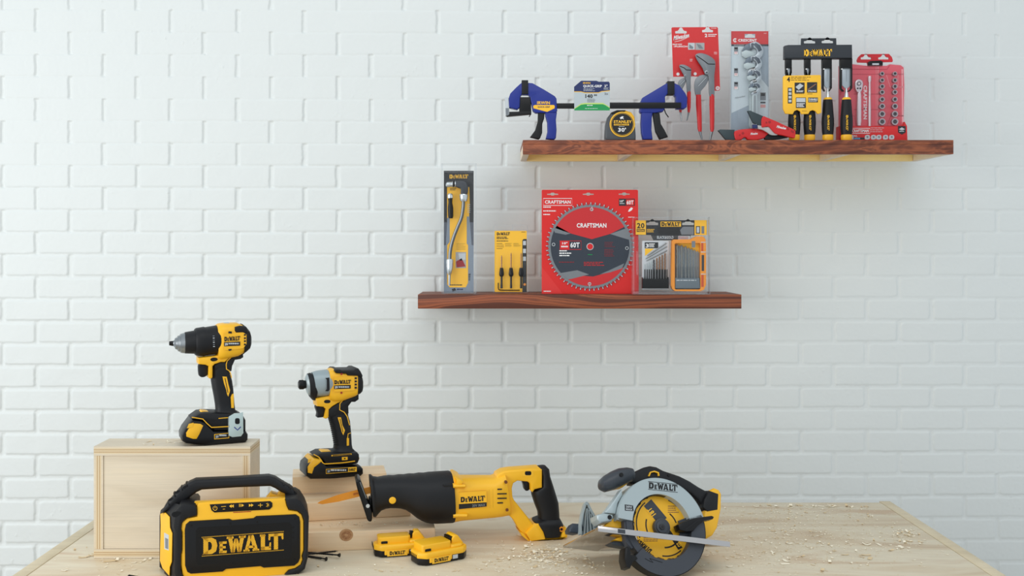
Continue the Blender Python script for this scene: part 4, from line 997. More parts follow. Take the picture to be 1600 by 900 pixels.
def wrench(cx,cy,S,yl,hb,hw,label,tilt=0):
    f=shf(ZP,cx,2.76,ut); rr_=root('adjustable_wrench',f,label,'wrench','adjustable wrenches in the clear package')
    ct,st=math.cos(tilt),math.sin(tilt)
    def t(P): return [(cx+S*(x*ct-y*st),cy+S*(x*st+y*ct)) for x,y in P]
    q=M(f); y0,y1=yl,yl+.006
    q.prism(t(sm([(-.98,-.20),(-.72,-.62),(-.30,-.72),(-.20,-.95),(.35,-1.08),(.80,-.80),(1.05,-.25),(.95,.25),(.62,.62),(.40,1.0),(-.35,1.05),(-.55,.75),(-.15,.35),(.30,.20),(.48,-.10),(.30,-.45),(-.10,-.50)],3)),y0,y1,WCH,.001)
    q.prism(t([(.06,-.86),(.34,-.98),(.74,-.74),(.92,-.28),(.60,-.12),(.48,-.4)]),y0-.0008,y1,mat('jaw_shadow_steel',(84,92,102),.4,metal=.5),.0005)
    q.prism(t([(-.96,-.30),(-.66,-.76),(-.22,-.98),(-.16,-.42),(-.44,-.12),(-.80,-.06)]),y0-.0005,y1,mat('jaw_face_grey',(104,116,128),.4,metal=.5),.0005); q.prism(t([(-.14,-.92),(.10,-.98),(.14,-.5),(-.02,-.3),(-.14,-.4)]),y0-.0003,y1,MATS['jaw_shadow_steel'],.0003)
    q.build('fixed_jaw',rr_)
    q=M(f); q.prism(t([(-1.02,-.10),(-.60,-.30),(.10,-.12),(.30,.16),(-.10,.32),(-.62,.50),(-.98,.28)]),y0-.001,y1-.001,SIL,.001); q.build('movable_jaw',rr_)
    q=M(f); q.prism(t([(-.24,.34),(.26,.24),(.36,.66),(-.14,.76)]),y0-.0012,y0+.002,INK,.0004); q.line(t([(-.16,.42),(-.06,.62),(.04,.42),(.14,.58),(.24,.36)]),S*.09,y0-.0016,WHT); q.build('adjusting_screw',rr_)
    q=M(f); q.prism([(cx-hw,cy+S*.8),(cx+hw,cy+S*.8),(cx+hw*1.15,hb-20),(cx+hw*.6,hb),(cx-hw*.6,hb),(cx-hw*1.1,hb-20)],y0+.0003,y1-.0003,SIL,.0012); q.prism([(cx-hw*.45,cy+S*1.1),(cx+hw*.45,cy+S*1.1),(cx+hw*.6,hb-40),(cx-hw*.6,hb-40)],y0-.0002,y0+.0006,GRY); q.build('handle',rr_)
wrench(655,238,74,-.0085,770,22,'largest chrome adjustable wrench, topmost head in the clear package')
wrench(658,322,62,-.0155,770,20,'second chrome adjustable wrench from the top in the clear package')
wrench(668,408,50,-.0225,765,19,'third chrome adjustable wrench from the top in the clear package')
wrench(672,490,42,-.0295,760,17,'smallest chrome adjustable wrench, lowest head in the clear package')

# --- utility knives
ZN=(1120,160,11.4286)
d=shf(ZN,640,2.706,ut)
r=root('utility_knife',d,'red folding utility knife lying flat on the shelf, dark blade guard pointing left','knife')
q=M(d); q.prism(sm([(312,560),(330,512),(430,482),(650,466),(800,486),(905,520),(925,560),(880,600),(840,640),(700,675),(560,664),(530,632),(484,630),(445,665),(350,680),(322,620)],3),-.008,.008,REDT,.003,3)
for a,b,c in ((410,585,16),(466,552,24)): q.disc(a,b,c,-.0084,-.008,REDD,14)
q.text('Milwaukee',(602,582),(728,572),(608,542),-.0084,WHT,.05); q.build('handle',r)
q=M(d); q.prism([(26,502),(58,482),(322,488),(306,560),(330,640),(320,675),(168,675)],-.005,.005,mat('knife_dark',(58,70,74),.45,metal=.3),.0008); q.build('blade_guard',r)
q=M(d); q.prism([(856,606),(925,560),(1060,575),(1210,592),(1290,622),(1130,655),(960,672),(862,660)],-.006,.006,BLK,.001); q.build('tail',r)
d=shf(ZN,1100,2.690,ut)
r=root('utility_knife',d,'red folding utility knife leaning up over the other, grey inner frame showing','knife')
q=M(d); q.prism(sm([(802,420),(800,300),(838,246),(900,268),(1050,330),(1220,410),(1385,488),(1408,540),(1400,618),(1370,634),(1200,592),(1060,562),(985,492),(935,436),(880,432),(830,444)],3),-.007,.007,REDT,.003,3)
q.flat([(1322,492),(1380,512),(1376,552),(1326,530)],-.0074,REDD); q.flat([(1250,440),(1275,430),(1290,490),(1265,500)],-.0074,REDD)
for a,b,c in ((886,360,18),(942,352,24)): q.disc(a,b,c,-.0075,-.007,REDD,14)
q.text('Milwaukee',(1062,452),(1228,486),(1082,408),-.0075,WHT,.05); q.build('handle',r)
q=M(d); q.prism([(550,150),(600,146),(842,250),(800,296),(796,400),(780,412),(652,362),(610,280)],-.005,.005,MATS['knife_dark'],.0008); q.build('blade_guard',r)
q=M(d); q.prism(sm([(742,402),(880,440),(930,430),(1000,500),(1080,530),(1092,570),(1060,588),(965,580),(905,540),(820,490),(742,470)],3),-.003,.003,mat('frame_grey',(186,182,180),.4,metal=.4),.001); q.prism([(640,396),(722,396),(728,462),(645,462)],-.004,.004,NAVY,.001); q.line([(700,345),(712,395)],16,-.003,SIL,h=.004); q.build('inner_frame',r)

# --- chisels in their hanger
ZC=(1200,50,5)
d=shf(ZC,395,2.742,ut)
r=root('chisel_hanger',d,'black plastic hanging rack with yellow card, holding four chisels','packaging')
HB=mat('hanger_black',(46,50,56),.4)
q=M(d); q.holed([(260,50),(533,48),(535,104),(258,104)],[hang(326,80,92),hang(465,78,92)],-.002,.002,HB)
q.prism([(133,106),(160,100),(658,98),(660,206),(132,210)],-.014,.006,HB,.002); q.line([(136,204),(656,202)],4,-.0143,BLK2)
q.logo((280,190),(500,188),(280,136),-.0144,YELM)
for a,b,e in ((140,187,344),(290,335,344),(427,500,462),(567,660,462)):
    q.prism(rq(a,208,b,280),-.010,.004,BLK2,.001); q.prism([(a,280),(a+10,280),(a+10,e-22),((a+b)/2-16,e),(a+18,e),(a,e-24)],-.008,.004,BLK2,.0006); q.prism([(b-10,280),(b,280),(b,e-24),(b-18,e),((a+b)/2+16,e),(b-10,e-22)],-.008,.004,BLK2,.0006)
    q.line([(a+4,290),(a+16,288)],8,-.0084,WHT)
q.build('rack',r)
q=M(d); q.prism([(118,350),(130,340),(408,335),(414,345),(418,630),(398,640),(385,638),(372,618),(350,610),(328,618),(316,640),(262,642),(250,618),(228,608),(206,618),(194,642),(136,638),(118,600)],-.0215,-.0155,YELM,.001); Y=-.0219
q.tx('4',148,350,172,390,Y,INK,.05); q.lines(178,350,345,386,3,INK,Y,.3,3)
for a in ((208,395,286,478),(305,392,384,474),(218,512,296,594),(314,512,390,550)):
    q.flat(rq(*a),Y,CHR)
q.flat([(214,430),(250,402),(278,420),(240,452)],Y-.0003,LGR); q.line([(312,450),(375,405)],8,Y-.0003,BRZ); q.tx('SHARP',222,456,276,470,Y-.0003,WHT); q.tx('STRONG',314,454,376,468,Y-.0003,WHT); q.flat(rq(222,516,292,548),Y-.0003,LGR); q.lines(224,556,292,590,3,WHT,Y-.0003,.6,3); q.tx('DURABLE',318,518,386,536,Y-.0003,WHT); q.lines(318,540,384,548,1,LGR,Y-.0003,.6)
q.flat(rq(155,435,188,558),Y,CHR); 
for i in range(4): q.flat(rq(161,442+i*29,183,462+i*29),Y-.0003,LGR)
q.lines(212,480,286,490,1,INK,Y,.4,3); q.lines(308,482,350,492,1,INK,Y,.4,4); q.lines(265,616,312,624,1,INK,Y,.3,5)
q.build('label_card',r)
for i,(cx,w,lab) in enumerate(((205,22,'leftmost chisel in the rack, its steel mostly behind the yellow card'),(325,22,'second chisel from the left, its handle end just below the yellow card'),(467,29,'third chisel from the left, narrower of the two with bare steel blades'),(613,38,'rightmost chisel in the rack, widest steel blade'))):
    f=shf(ZC,cx,2.742,ut); rr_=root('wood_chisel',f,lab,'chisel','black and yellow chisels in the rack')
    q=M(f); yb=428 if i>1 else 330
    bxc=(166,312,464,613)[i]; q.prism([(bxc-w+4,250),(bxc+w-4,250),(bxc+w-4,yb-12),(bxc+w*.3,yb+10),(bxc-w*.3,yb+10),(bxc-w+4,yb-12)],-.003,.001,mat('chisel_steel',(176,184,190),.3,metal=.6),.0006)
    q.loft([(cx-6,yb+5,cx+6,yb+5,.0025),(cx-10,470,cx+10,470,.0035),(cx-18,516,cx+18,516,.006)],STL,16)
    if i>1: q.lines(bxc-4,300,bxc+4,390,9,GRP,-.0034,.4,i)
    q.build('blade',rr_)
    q=M(f); xo=0; q.loft([(cx-24,512,cx+24,512,.008),(cx-32,520,cx+32,520,.010),(cx-36,540,cx+36,540,.0112)],YEL,24); q.build('ferrule',rr_)
    q=M(f); q.loft([(cx-35,530,cx+35,530,.0114),(cx-38,560,cx+38,560,.0120),(cx-42,620,cx+42,620,.0132),(cx-47,680,cx+47,680,.0145),(cx-48,720,cx+48,720,.0148),(cx-44,780,cx+44,780,.0138),(cx-40,806,cx+40,806,.0125)],BLK,28)
    q.logo((cx-4,648),(cx-4,768),(cx+14,648),-.0152,YELM); q.build('handle',rr_)
    q=M(f); q.loft([(cx-40,804,cx+40,804,.0128),(cx-43,812,cx+43,812,.0135),(cx-42,838,cx+42,838,.0132),(cx-36,852,cx+36,852,.0115)],YEL,24); q.build('end_cap',rr_)

# --- socket set
d=shf(ZC,830,2.80,ut)
r=root('socket_set_case',d,'translucent red socket set case with red hang tab, rightmost on the upper shelf','tool case')
PNK=mat('case_pink',(222,92,106),.3)
q=M(d); q.holed([(694,222),(704,198),(730,173),(945,171),(968,196),(976,222),(972,234),(898,236),(895,262),(780,262),(775,240),(700,238)],[hang(766,206,84),hang(903,206,84)],-.004,0,mat('tab_red',(206,34,44),.4)); q.build('hang_tab',r)
q=M(d); q.prism([(782,235),(800,225),(885,222),(900,232),(898,262),(780,262)],-.010,-.0045,BLK2,.002); q.prism(rq(815,244,868,258),-.011,-.009,LGR,.0005); q.build('latch',r)
q=M(d); q.prism([(560,262),(665,250),(770,262),(930,262),(955,250),(1040,258),(1062,275),(1068,420),(1060,735),(560,740)],-.004,.010,PNK,.003)
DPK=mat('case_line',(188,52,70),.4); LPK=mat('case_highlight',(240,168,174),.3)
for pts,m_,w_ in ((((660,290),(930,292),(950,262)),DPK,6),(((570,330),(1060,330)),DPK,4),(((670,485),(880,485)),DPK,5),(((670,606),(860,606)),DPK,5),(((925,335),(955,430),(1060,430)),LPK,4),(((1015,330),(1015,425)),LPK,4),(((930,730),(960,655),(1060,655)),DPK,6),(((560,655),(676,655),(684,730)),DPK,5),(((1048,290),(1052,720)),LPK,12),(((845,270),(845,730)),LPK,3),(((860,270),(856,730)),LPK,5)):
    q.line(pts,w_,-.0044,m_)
q.text('CRAFTSMAN',(746,418),(746,682),(774,418),-.0046,WHT,.05)
q.build('case_back',r)
q=M(d); q.prism([(560,735),(1062,735),(1070,700),(1088,735),(1092,865),(560,865)],-.020,.012,RED,.002); Y=-.0204
q.line([(655,752),(796,752),(796,792),(655,792)],4,Y,WHT); q.tx('CRAFTSMAN',658,760,786,784,Y,WHT,.06); q.lines(802,748,930,792,3,LGR,Y,.25,5)
q.flat(rq(655,804,668,840),Y,LGR); q.text('PC.',(672,820),(700,820),(672,806),Y,WHT); q.flat(rq(668,824,754,840),Y,CHR); q.flat(rq(672,826,720,838),Y-.0003,mat('patch_blue',(90,150,190),.5))
for x in (758,806,848,900,948): q.flat(sm([(x+2,808),(x+34,806),(x+36,836),(x,838)],2),Y,LGR); q.flat(sm([(x+10,816),(x+26,814),(x+22,830)],2),Y-.0003,GRP)
q.flat([(1015,735),(1075,735),(1076,785),(1046,802),(1016,785)],Y,CHR); q.flat([(1022,760),(1046,745),(1070,760),(1046,768)],Y-.0003,LGR); q.lines(1026,772,1066,784,1,LGR,Y-.0003,.6)
q.build('base_tray',r)
q=M(d); q.prism([(562,256),(665,246),(775,256),(930,256),(955,244),(1044,252),(1068,272),(1074,420),(1066,732),(562,735)],-.0195,-.0185,clear('clear_pink',(1,.95,.955),.08),0); q.build('clear_lid',r)
f=shf(ZC,712,2.80,ut); rr_=root('ratchet_wrench',f,'chrome ratchet standing upright in the socket case, round head at top','wrench')
q=M(f); q.prism(sm([(712,368),(738,380),(744,408),(738,445),(724,472),(700,472),(686,445),(680,408),(688,380)],3),-.014,-.0048,STL,.002,3); q.disc(712,403,17,-.0155,-.013,GRP,20); q.disc(712,403,9,-.0160,-.0152,WHT,14); q.disc(702,440,7,-.0150,-.0135,INK,10); q.disc(722,440,7,-.0150,-.0135,INK,10); q.build('head',rr_)
q=M(f); q.loft([(703,465,721,465,.004,-.010),(697,490,726,490,.005,-.010),(694,600,727,600,.005,-.010),(693,700,727,700,.005,-.010),(697,732,723,732,.0045,-.010)],mat('chrome_white',(228,232,234),.22,metal=.5),16,3); q.build('handle',rr_)
f=shf(ZC,793,2.80,ut); q=M(f); q.loft([(783,345,804,345,.0032,-.009),(781,352,806,352,.0036,-.009),(782,380,805,380,.0036,-.009),(786,395,801,395,.0026,-.009),(785,475,802,475,.0028,-.009),(785,480,802,480,.0034,-.009),(786,500,801,500,.0028,-.009),(783,600,804,600,.003,-.009),(784,735,803,735,.003,-.009)],MATS['chrome_white'],14)
thing(q,'extension_bar',f,'slim chrome extension bar upright in the socket case','extension bar')
ys=(325,376,425,470,526,580,640,700); rs=(16,17,18,18,19,21,23,25)
wd=('top','second','third','fourth','fifth','sixth','seventh','bottom')
for cn,cx in (('left',893),('right',993)):
    for k,(y,rad) in enumerate(zip(ys,rs)):
        f=shf(ZC,cx,2.80,ut); q=M(f)
        q.ann(cx,y,rad*.55,rad,-.0150,-.0045,GRY,0,360,20); q.ann(cx,y,rad*.86,rad,-.0156,-.0149,STL,0,360,20); q.disc(cx,y,rad*.55,-.0085,-.0045,INK,6); q.disc(cx,y,rad*.3,-.0088,-.0084,GRP,8)
        thing(q,'socket',f,f'round steel socket in the {cn} column of the socket case, {wd[k]} one'+(' and largest' if k==7 else ''),'socket','steel sockets in the red case')

# ================================================================ lower shelf
ZR=(670,240,3.913)
d=shf(ZR,184,2.80,lt)
r=root('flexible_shaft_package',d,'tall narrow package with black and yellow card, left end of the lower shelf','packaging')
q=M(d); G2=mat('card_blue_grey',(134,146,160),.5)
q.prism(rq(92,105,274,852),0,.0008,G2); Y=-.0004
q.flat([(92,105),(274,105),(274,420),(250,420),(248,300),(240,230),(92,230)],Y,CHR); q.flat([(92,230),(112,230),(112,420),(92,420)],Y,CHR)
q.flat([(252,420),(274,420),(274,560),(262,560)],Y,mat('card_fade',(88,94,106),.5)); q.flat([(92,420),(112,420),(104,560),(92,560)],Y,mat('card_fade',(88,94,106),.5))
q.flat([(112,205),(248,205),(250,300),(246,385),(128,385),(112,395)],Y-.0001,YELM); q.flat([(128,385),(232,385),(232,550),(240,560),(240,790),(226,818),(128,818),(112,800),(112,560),(128,540)],Y-.0001,YELM)
q.logo((125,153),(241,152),(125,128),Y-.0002,YELM); q.lines(240,110,268,116,1,LGR,Y-.0002,.5); q.lines(130,212,170,228,2,INK,Y-.0003,.5)
q.flat(rq(164,602,228,700),Y-.0003,mat('photo_patch',(170,168,168),.5)); q.flat([(166,660),(200,640),(226,690),(170,696)],Y-.0005,REDD); q.flat([(180,610),(225,610),(224,650),(190,655)],Y-.0005,LGR); q.lines(170,550,225,592,5,INK,Y-.0003,.2,4); q.lines(130,800,210,812,1,INK,Y-.0003,.5,4)
q.lines(236,310,256,368,5,LGR,Y-.0003,.3,8); q.lines(243,735,256,780,4,INK,Y-.0003,.6,8); q.flat([(140,828),(160,822),(168,835),(146,842)],Y-.0003,INK); q.lines(172,826,226,838,1,NAVY,Y-.0003,.7,2)
q.build('printed_card',r)
q=M(d); q.holed([(78,62),(88,58),(284,58),(291,64),(291,862),(78,862)],[hang(184,86,44)],-.0016,-.0010,CLR); q.prism(rr(84,108,284,858,8),-.034,-.0017,CLR2,.003); q.line([(81,62),(288,62),(288,859),(81,859)],9,-.012,CLRE,closed=True,h=.010); q.line([(94,112),(274,112)],5,-.030,CLRE,h=.02); q.prism([(82,845),(287,845),(290,861),(79,861)],-.030,-.0018,CLRE); q.build('clear_shell',r)
f=shf(ZR,180,2.80,lt); rr_=root('flexible_drill_shaft',f,'grey flexible drill shaft curving down its package, chrome collars at both ends','drill attachment')
q=M(f); y=-.016
pth=smo([(212,285),(210,330),(200,390),(180,440),(156,500),(138,560),(130,610),(128,655)],4); q.tube([f.P(a,b,y) for a,b in pth],.0050,mat('shaft_grey',(98,104,110),.35,metal=.3),12)
q.tube([f.P(a-4,b,y-.0042) for a,b in pth],.0016,LGR,8); q.build('flexible_sleeve',rr_)
q=M(f); q.loft([(188,248,238,248,.010,y),(186,256,240,256,.011,y),(188,280,236,280,.010,y),(194,292,232,292,.008,y)],STL,20); q.loft([(110,645,146,645,.008,y),(106,655,150,655,.009,y),(108,700,148,700,.009,y),(112,728,142,728,.008,y),(118,742,136,742,.005,y)],STL,20); q.build('collar',rr_)
q=M(f); q.loft([(119,738,135,738,.0035,y),(119,806,133,806,.0035,y)],GRY,6); q.build('shank',rr_)
q=M(f); q.prism(sm([(160,180),(172,166),(215,166),(234,182),(240,210),(232,248),(196,248),(194,215),(170,205)],3),y-.010,y+.010,DGM,.004,3); q.loft([(104,184,104,200,.004,y),(112,172,114,206,.008,y),(140,172,142,206,.009,y),(146,166,148,208,.010,y),(164,166,166,210,.010,y)],STL,18); q.loft([(147,166,147,208,.0105,y),(160,166,160,208,.0105,y)],BLK2,18); q.build('angle_head',rr_)
f=shf(ZR,132,2.80,lt); q=M(f); q.loft([(120,244,142,244,.004,y),(114,252,148,252,.007,y),(114,272,148,272,.007,y)],STL,16); q.loft([(118,270,146,270,.006,y),(120,300,144,300,.0055,y),(116,330,150,330,.007,y),(118,385,150,385,.007,y),(122,396,146,396,.006,y)],BLK2,16)
thing(q,'bit_holder',f,'short black bit holder with steel top, left of the flexible shaft in its package','bit holder')

d=shf(ZR,500,2.80,lt)
r=root('countersink_set_package',d,'small yellow hang card in clear plastic, between the tall package and the saw blade','packaging')
q=M(d); q.prism(rr(402,472,599,846,5),0,.0008,YELM); Y=-.0004
q.logo((415,500),(496,499),(415,482),Y,INK); q.lines(415,508,505,526,2,INK,Y,.6,2); q.lines(415,532,490,540,1,INK,Y,.6,3); q.lines(566,478,592,484,1,INK,Y,.5,3)
for x0 in (415,467,518): q.lines(x0,548,x0+44,572 if x0>415 else 590,4,INK,Y,.25,x0)
q.flat([(572,530),(580,522),(598,522),(598,846),(572,846)],Y,CHR)
for yy in (534,582,630): q.flat(rq(576,yy,594,yy+26),Y-.0003,LGR)
q.disc(586,800,8,Y-.0003,Y,ORG,12); q.build('printed_card',r)
q=M(d); q.holed([(396,440),(404,434),(596,434),(604,440),(606,862),(394,862)],[hang(500,452,40)],-.0018,-.0012,CLR2); q.prism(rr(410,590,592,842,16),-.018,-.0020,CLR2,.003); q.line([(397,437),(603,437),(605,860),(395,860)],5,-.004,CLRE,closed=True,h=.002); q.line([(512,436),(512,470)],2,-.0016,LGR); q.build('clear_shell',r)
for i,(cx,a,lab) in enumerate(((445,622,'left'),(503,606,'middle'),(564,606,'right'))):
    f=shf(ZR,cx,2.80,lt); rr_=root('countersink_bit',f,f'black countersink with slim brown bit, {lab} one of three on the yellow card','drill bit','countersink bits on the yellow card'); y=-.009
    q=M(f); q.loft([(cx-1.5,a,cx+1.5,a,.0004,y),(cx-5,a+14,cx+5,a+14,.0012,y)]+[(cx-(5 if k%2 else 3.6),a+24+k*9,cx+(5 if k%2 else 3.6),a+20+k*9,.0013,y) for k in range(9)],BRZ,8); q.build('bit',rr_)
    q=M(f); q.loft([(cx-9,698,cx+9,698,.002,y),(cx-11,704,cx+11,704,.003,y),(cx-15,735,cx+15,735,.0042,y),(cx-14,744,cx+14,744,.0042,y),(cx-8,752,cx+8,752,.003,y)],BLK2,14); q.build('countersink',rr_)
    q=M(f); q.loft([(cx-7,750,cx+7,750,.002,y),(cx-7,800,cx+7,800,.002,y),(cx-8,803,cx+8,803,.0022,y),(cx-8,824,cx+8,824,.0022,y)],BLK2,6); q.build('shank',rr_)
f=shf(ZR,490,2.80,lt); q=M(f); q.tube([f.P(a,b,-.006) for a,b in ((425,790),(425,820),(427,830),(434,834),(460,835),(556,835))],.0014,BLK2,6)
thing(q,'hex_key',f,'black L-shaped hex key along the foot of the yellow card','hex key')

# --- circular saw blade on its card
ZB=(830,285,4.8667)
d=shf(ZB,448,2.775,lt)
RED2=mat('card_red',(222,32,28),.4)
r=root('saw_blade_card',d,'large square red hang card behind the round saw blade','packaging')
q=M(d); 
def slot(cx,cy): return [(cx-42,cy-3),(cx-16,cy-5),(cx-10,cy-12),(cx+10,cy-12),(cx+16,cy-5),(cx+42,cy-3),(cx+42,cy+4),(cx+14,cy+5),(cx+8,cy+10),(cx-8,cy+10),(cx-14,cy+5),(cx-42,cy+4)]
q.holed([(80,62),(86,56),(804,56),(812,62),(818,858),(80,858)],[slot(163,90),slot(434,90),slot(707,89)],0,.001,RED2); Y=-.0004
q.line([(92,122),(310,122),(310,175),(92,175)],4,Y,WHT,closed=True); q.tx('CRAFTSMAN',104,136,300,162,Y,WHT,.06)
for yy,w_ in ((184,62),(213,100),(240,70)): q.lines(92,yy,92+w_,yy+10,1,WHT,Y,.8,yy)
q.flat(rq(667,124,788,178),Y,CHR); q.tx('10"',674,134,704,152,Y-.0003,WHT); q.lines(674,157,712,166,1,LGR,Y-.0003,.7); q.flat(rq(722,130,782,173),Y-.0003,RED2); q.tx('60T',726,136,778,168,Y-.0006,WHT,.05)
q.flat([(736,222),(744,206),(760,190),(774,196),(764,212),(748,222)],Y,WHT); q.lines(738,262,790,272,1,WHT,Y,.5); q.lines(95,824,156,836,1,WHT,Y,.6,7)
q.flat([(80,640),(240,858),(80,858)],Y+.0002,mat('card_red_light',(228,50,46),.4))
rg=random.Random(5)
q.build('printed_card',r)
f=shf(ZB,448,2.775,lt); rr_=root('saw_disc',f,'sixty-tooth circular saw blade printed red and dark grey, on the square red card','saw blade')
q=M(f); c=f.P(448,488,-.003); R=f.m(338); N=60; pts=[]
for i in range(N):
    for da,k in ((0,.945),(.30,.945),(.42,.93),(.55,.925),(.75,.96),(.80,1.0),(.97,.992)):
        a=2*PI*(i+da)/N; pts.append((c.x+R*k*math.cos(a),c.z+R*k*math.sin(a)))
BG=mat('blade_body_grey',(134,138,142),.4,metal=.5)
q.solid3([(x,-.0034,z) for x,z in pts],[(x,-.0012,z) for x,z in pts],BG)
for i in range(N):
    a=2*PI*(i+.86)/N; u=Vector((math.cos(a),0,math.sin(a))); t=Vector((-u.z,0,u.x)); p=Vector((c.x,-.0038,c.z))+u*R*.975
    q.add([p-u*.0022-t*.0012,p+u*.0022-t*.0012,p+u*.0022+t*.0010,p-u*.0022+t*.0010],[(0,1,2,3)],STL)
q.build('toothed_disc',rr_)
q=M(f); Y=-.0038; cx,cy,Rr=448,488,300
def circ(a0,a1,n=40,R_=Rr): return [(cx+R_*math.cos(math.radians(a0+(a1-a0)*i/n)),cy-R_*math.sin(math.radians(a0+(a1-a0)*i/n))) for i in range(n+1)]
DK=mat('blade_print_dark',(48,56,68),.45)
q.flat(circ(0,351,60),Y,DK)
q.flat(circ(152,30,30)+[(600,392),(460,432),(300,388),(240,368)],Y-.0003,mat('blade_print_red',(204,40,44),.45))
q.flat([(196,330)]+[(300,388),(262,398),(180,382),(172,360)],Y-.0003,GRP)
q.flat([(600,392)]+circ(27,10,8)+[(690,420)],Y-.0003,BG)
q.flat(circ(-32,-124,30)+[(350,706),(470,716),(600,682)],Y-.0003,mat('blade_print_red',(204,40,44),.45))
q.flat(circ(-138,-124,6)+[(300,735),(440,700),(350,668)],Y-.0005,BG); q.flat([(590,670),(708,615),(690,655),(600,684),(520,700)],Y-.0005,GRP)
Y-=.0008
q.tx('CRAFTSMAN',346,310,572,344,Y,WHT,.05); q.line([(215,445),(380,445),(380,510),(215,510)],4,Y,RED); q.flat(rq(218,447,290,508),Y,RED); q.tx('10"',236,454,276,472,Y-.0003,WHT); q.lines(228,482,284,496,1,WHT,Y-.0003,.8); q.tx('60T',298,456,368,496,Y,WHT,.05)
for i,w_ in enumerate((78,96,112)): q.lines(214,516+i*18,214+w_,527+i*18,1,WHT,Y,.8,i)
q.lines(400,605,560,640,3,RED,Y,.4,4); q.lines(558,455,638,500,4,REDD,Y,.2,5); q.lines(556,510,640,570,5,REDD,Y,.25,6); q.lines(212,604,340,616,1,REDD,Y,.4,7); q.lines(430,546,470,556,1,GRN,Y,.6,7)
q.build('printed_face',rr_)
q=M(f); q.disc(448,488,27,-.0052,-.0034,LGR,28,.0004); q.disc(448,488,22,-.0056,-.0051,RED,24); q.build('arbor_plug',rr_)
q=M(f)
for a,b in ((170,472),(460,205),(728,500),(444,772)): q.ann(a,b,9,13,-.0058,-.0050,LGR,0,360,14)
q.line([(462,180),(462,218)],4,-.0055,LGR); q.line([(444,760),(444,800)],4,-.0055,LGR); q.build('card_tie',rr_)

# --- drill bit set
ZD=(980,330,6.4286)
d=shf(ZD,440,2.762,lt)
r=root('drill_bit_set_package',d,'wide clear clamshell with black and yellow header, at the right end of the lower shelf','packaging')
q=M(d); q.holed([(85,92),(800,90),(800,240),(640,243),(628,292),(262,292),(238,240),(85,238)],[hang(252,128,120),hang(611,128,120)],0,.0008,CHR); Y=-.0004
q.flat(rq(85,92,188,236),Y,YELM); q.flat(rq(676,90,798,240),Y,YELM); q.tx('20',98,118,174,172,Y-.0003,INK,.06); q.flat(rq(96,178,176,208),Y-.0003,INK); q.tx('PIEZAS',102,184,170,202,Y-.0006,YELM,.04)
q.flat(rq(335,104,540,155),Y,YELM); q.logo((342,150),(534,150),(342,110),Y-.0003,INK) ; q.lines(198,180,290,218,3,YELM,Y,.5,5)
q.flat([(560,155),(668,155),(668,236),(545,236),(530,190)],Y,GRP); q.flat([(300,165),(335,160),(520,160),(535,200),(520,236),(320,236)],Y,INK); q.tx('BLACK&GOLD',300,248,466,278,Y,LGR,.05); q.flat(rq(512,248,632,288),Y,LGR); q.lines(516,254,620,284,3,REDD,Y-.0003,.4,8)
q.flat(rq(690,150,732,225),Y-.0003,CHR); q.flat(rq(746,150,774,225),Y-.0003,GRP); q.flat(rq(698,158,724,216),Y-.0005,LGR)
q.build('header_card',r)
q=M(d); q.holed([(55,70),(70,58),(812,58),(830,74),(836,838),(48,838)],[hang(430,76,60)],-.0020,-.0014,CLR); q.prism(rr(60,244,812,836,24),-.040,-.0022,CLR,.005); q.line([(98,300),(84,400),(84,560)],8,-.0402,LGR) if 0 else None
q.prism([(92,400),(108,410),(108,640),(92,640)],-.042,-.040,CLRE,.001); q.line([(58,64),(826,64),(830,834),(52,834)],14,-.02,CLRE,closed=True,h=.018); q.prism([(60,806),(812,806),(814,838),(56,838)],-.040,-.001,CLRE,.002); q.line([(66,250),(66,800)],10,-.040,CLRE,h=.002); q.line([(808,250),(808,800)],10,-.040,CLRE,h=.002); q.line([(432,320),(432,790)],10,-.030,CLRE,h=.002)
q.build('clear_shell',r)
q=M(d); q.prism(rr(150,296,424,790,12),-.010,-.0020,mat('case_inner_pale',(200,204,208),.4),.002); q.flat(rq(176,312,312,372),-.0104,CHR); q.tx('3',186,326,216,366,-.0108,WHT,.06); q.lines(220,324,290,366,3,WHT,-.0108,.6,5)
q.flat([(178,376),(270,376),(178,450)],-.0104,YELM); q.prism([(152,664),(164,680),(400,680),(418,664),(418,776),(152,776)],-.026,-.010,BLK2,.002); q.build('clear_case',r)
OC=mat('case_orange',(240,152,52),.4)
q=M(d); q.holed([(452,300),(470,284),(640,282),(664,268),(700,252),(760,252),(786,280),(792,330),(792,740),(770,790),(730,804),(480,802),(452,780),(438,740)],[rr(478,320,736,786,14)],-.024,-.002,OC)
q.prism(rr(476,318,738,788,12),-.006,-.0022,GRD,.001); q.flat([(476,318),(738,318),(738,420),(600,372),(476,330)],-.0064,YELM); q.flat(rq(648,300,684,364),-.0246,GRP)
for yy in (312,410,632): q.line([(740,yy),(788,yy)],8,-.0244,LGR)
q.prism(rq(748,440,772,600),-.0246,-.0236,DGM); q.prism(rq(744,320,764,400),-.0246,-.0236,mat('hinge_red',(200,84,50),.5)); q.prism(rq(744,640,768,760),-.0246,-.0236,MATS['hinge_red'])
q.prism([(482,664),(500,672),(728,670),(736,776),(482,776)],-.023,-.006,mat('base_slate',(104,116,124),.45),.002); q.lines(495,690,725,704,1,LGR,-.0234,.6,9)
q.build('orange_case',r)
ordn=('first','second','third','fourth','fifth','sixth','seventh','eighth','ninth','tenth')
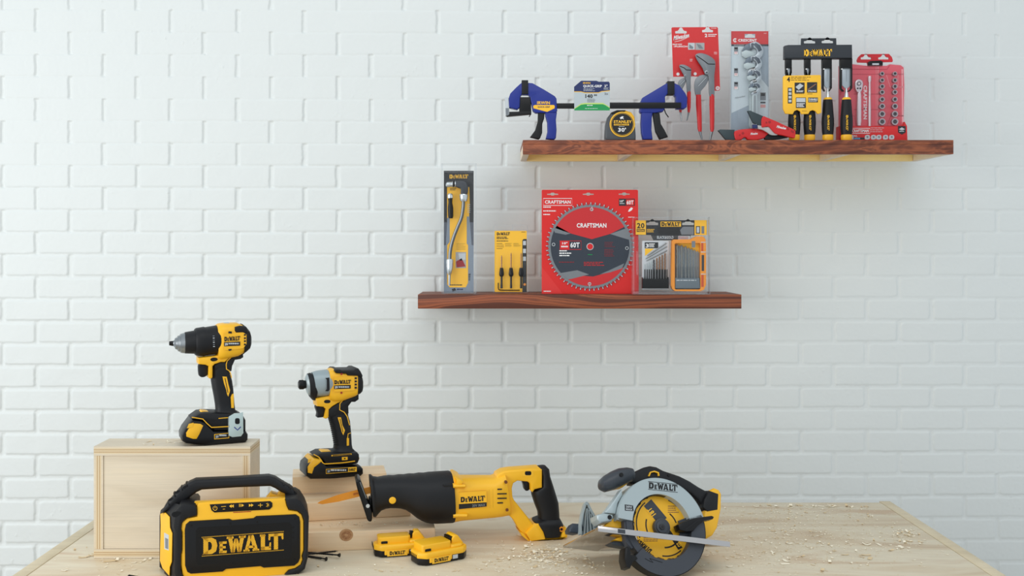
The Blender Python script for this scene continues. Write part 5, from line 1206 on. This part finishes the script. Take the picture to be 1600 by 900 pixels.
def bit(x,yt,yb,w,y,shank,label,m,ys_=None,grp='short bits in the clear half of the set'):
    f=shf(ZD,x,2.762,lt); rr_=root('drill_bit',f,label,'drill bit',grp)
    q=M(f); n=max(4,int((yb-yt)/(w*.9))); hd=f.m(w)/2
    q.loft([(x-.6,yt,x+.6,yt,hd*.1,y),(x-w/2,yt+w*.7,x+w/2,yt+w*.7,hd,y)]+[(x-w/2*(1 if k%2 else .62),yt+w+(yb-yt-w)*k/n,x+w/2*(.66 if k%2 else 1),yt+w+(yb-yt-w)*k/n,hd*(.7 if k%2 else 1),y) for k in range(1,n)]+[(x-w/2,yb,x+w/2,yb,hd,y)],m,8); q.build('fluted_end',rr_)
    q=M(f); q.loft([(x-w*.5,yb-1,x+w*.5,yb-1,hd,y),(x-w*.5,shank,x+w*.5,shank,hd,y)],BLK2 if grp.startswith('short') else mat('bit_grey',(126,130,130),.35,metal=.6),8); q.build('shank',rr_)
xs_=(178,200,222,244,268,298,325,352,380,400)
for i,x in enumerate(xs_):
    if i<4: yt,m,w=500+(3-i)*10,SIL,11
    elif i==4: yt,m,w=482,DGM,18
    else: yt,m,w=466-(i-5)*16,BRZ,17
    if i==9: yt,m,w=400,STL,9
    bit(x,yt,585,w,-.018,690,f'{ordn[i]} short bit from the left in the pale half of the drill set',m)
for k,(a,b) in enumerate((((192,498),(398,392)),((186,476),(396,352)),((200,446),(392,318)))):
    f=shf(ZD,300,2.762,lt); q=M(f); A_=f.P(*a,-.0125); B_=f.P(*b,-.0125); q.tube([A_,A_.lerp(B_,.15),A_.lerp(B_,.2),B_],[.0012,.0012,.0018,.0018],GRY,8)
    thing(q,'driver_bit',f,('lowest','middle','upper')[k]+' of three long slanted steel rods in the pale half of the drill set','drill bit','slanted steel rods in the drill set')
BG2=mat('bit_titanium',(142,144,140),.32,metal=.6)
for i,(x,yt,w) in enumerate(((500,326,30),(548,336,26),(588,346,22),(620,362,19),(650,372,16),(680,384,14),(708,396,12))):
    bit(x,yt,560,w,-.015,672,f'{ordn[i]} grey twist bit from the left in the orange half, '+('thickest' if i==0 else 'thinnest' if i==6 else 'between its neighbours'),BG2,None,'grey twist bits in the orange half')
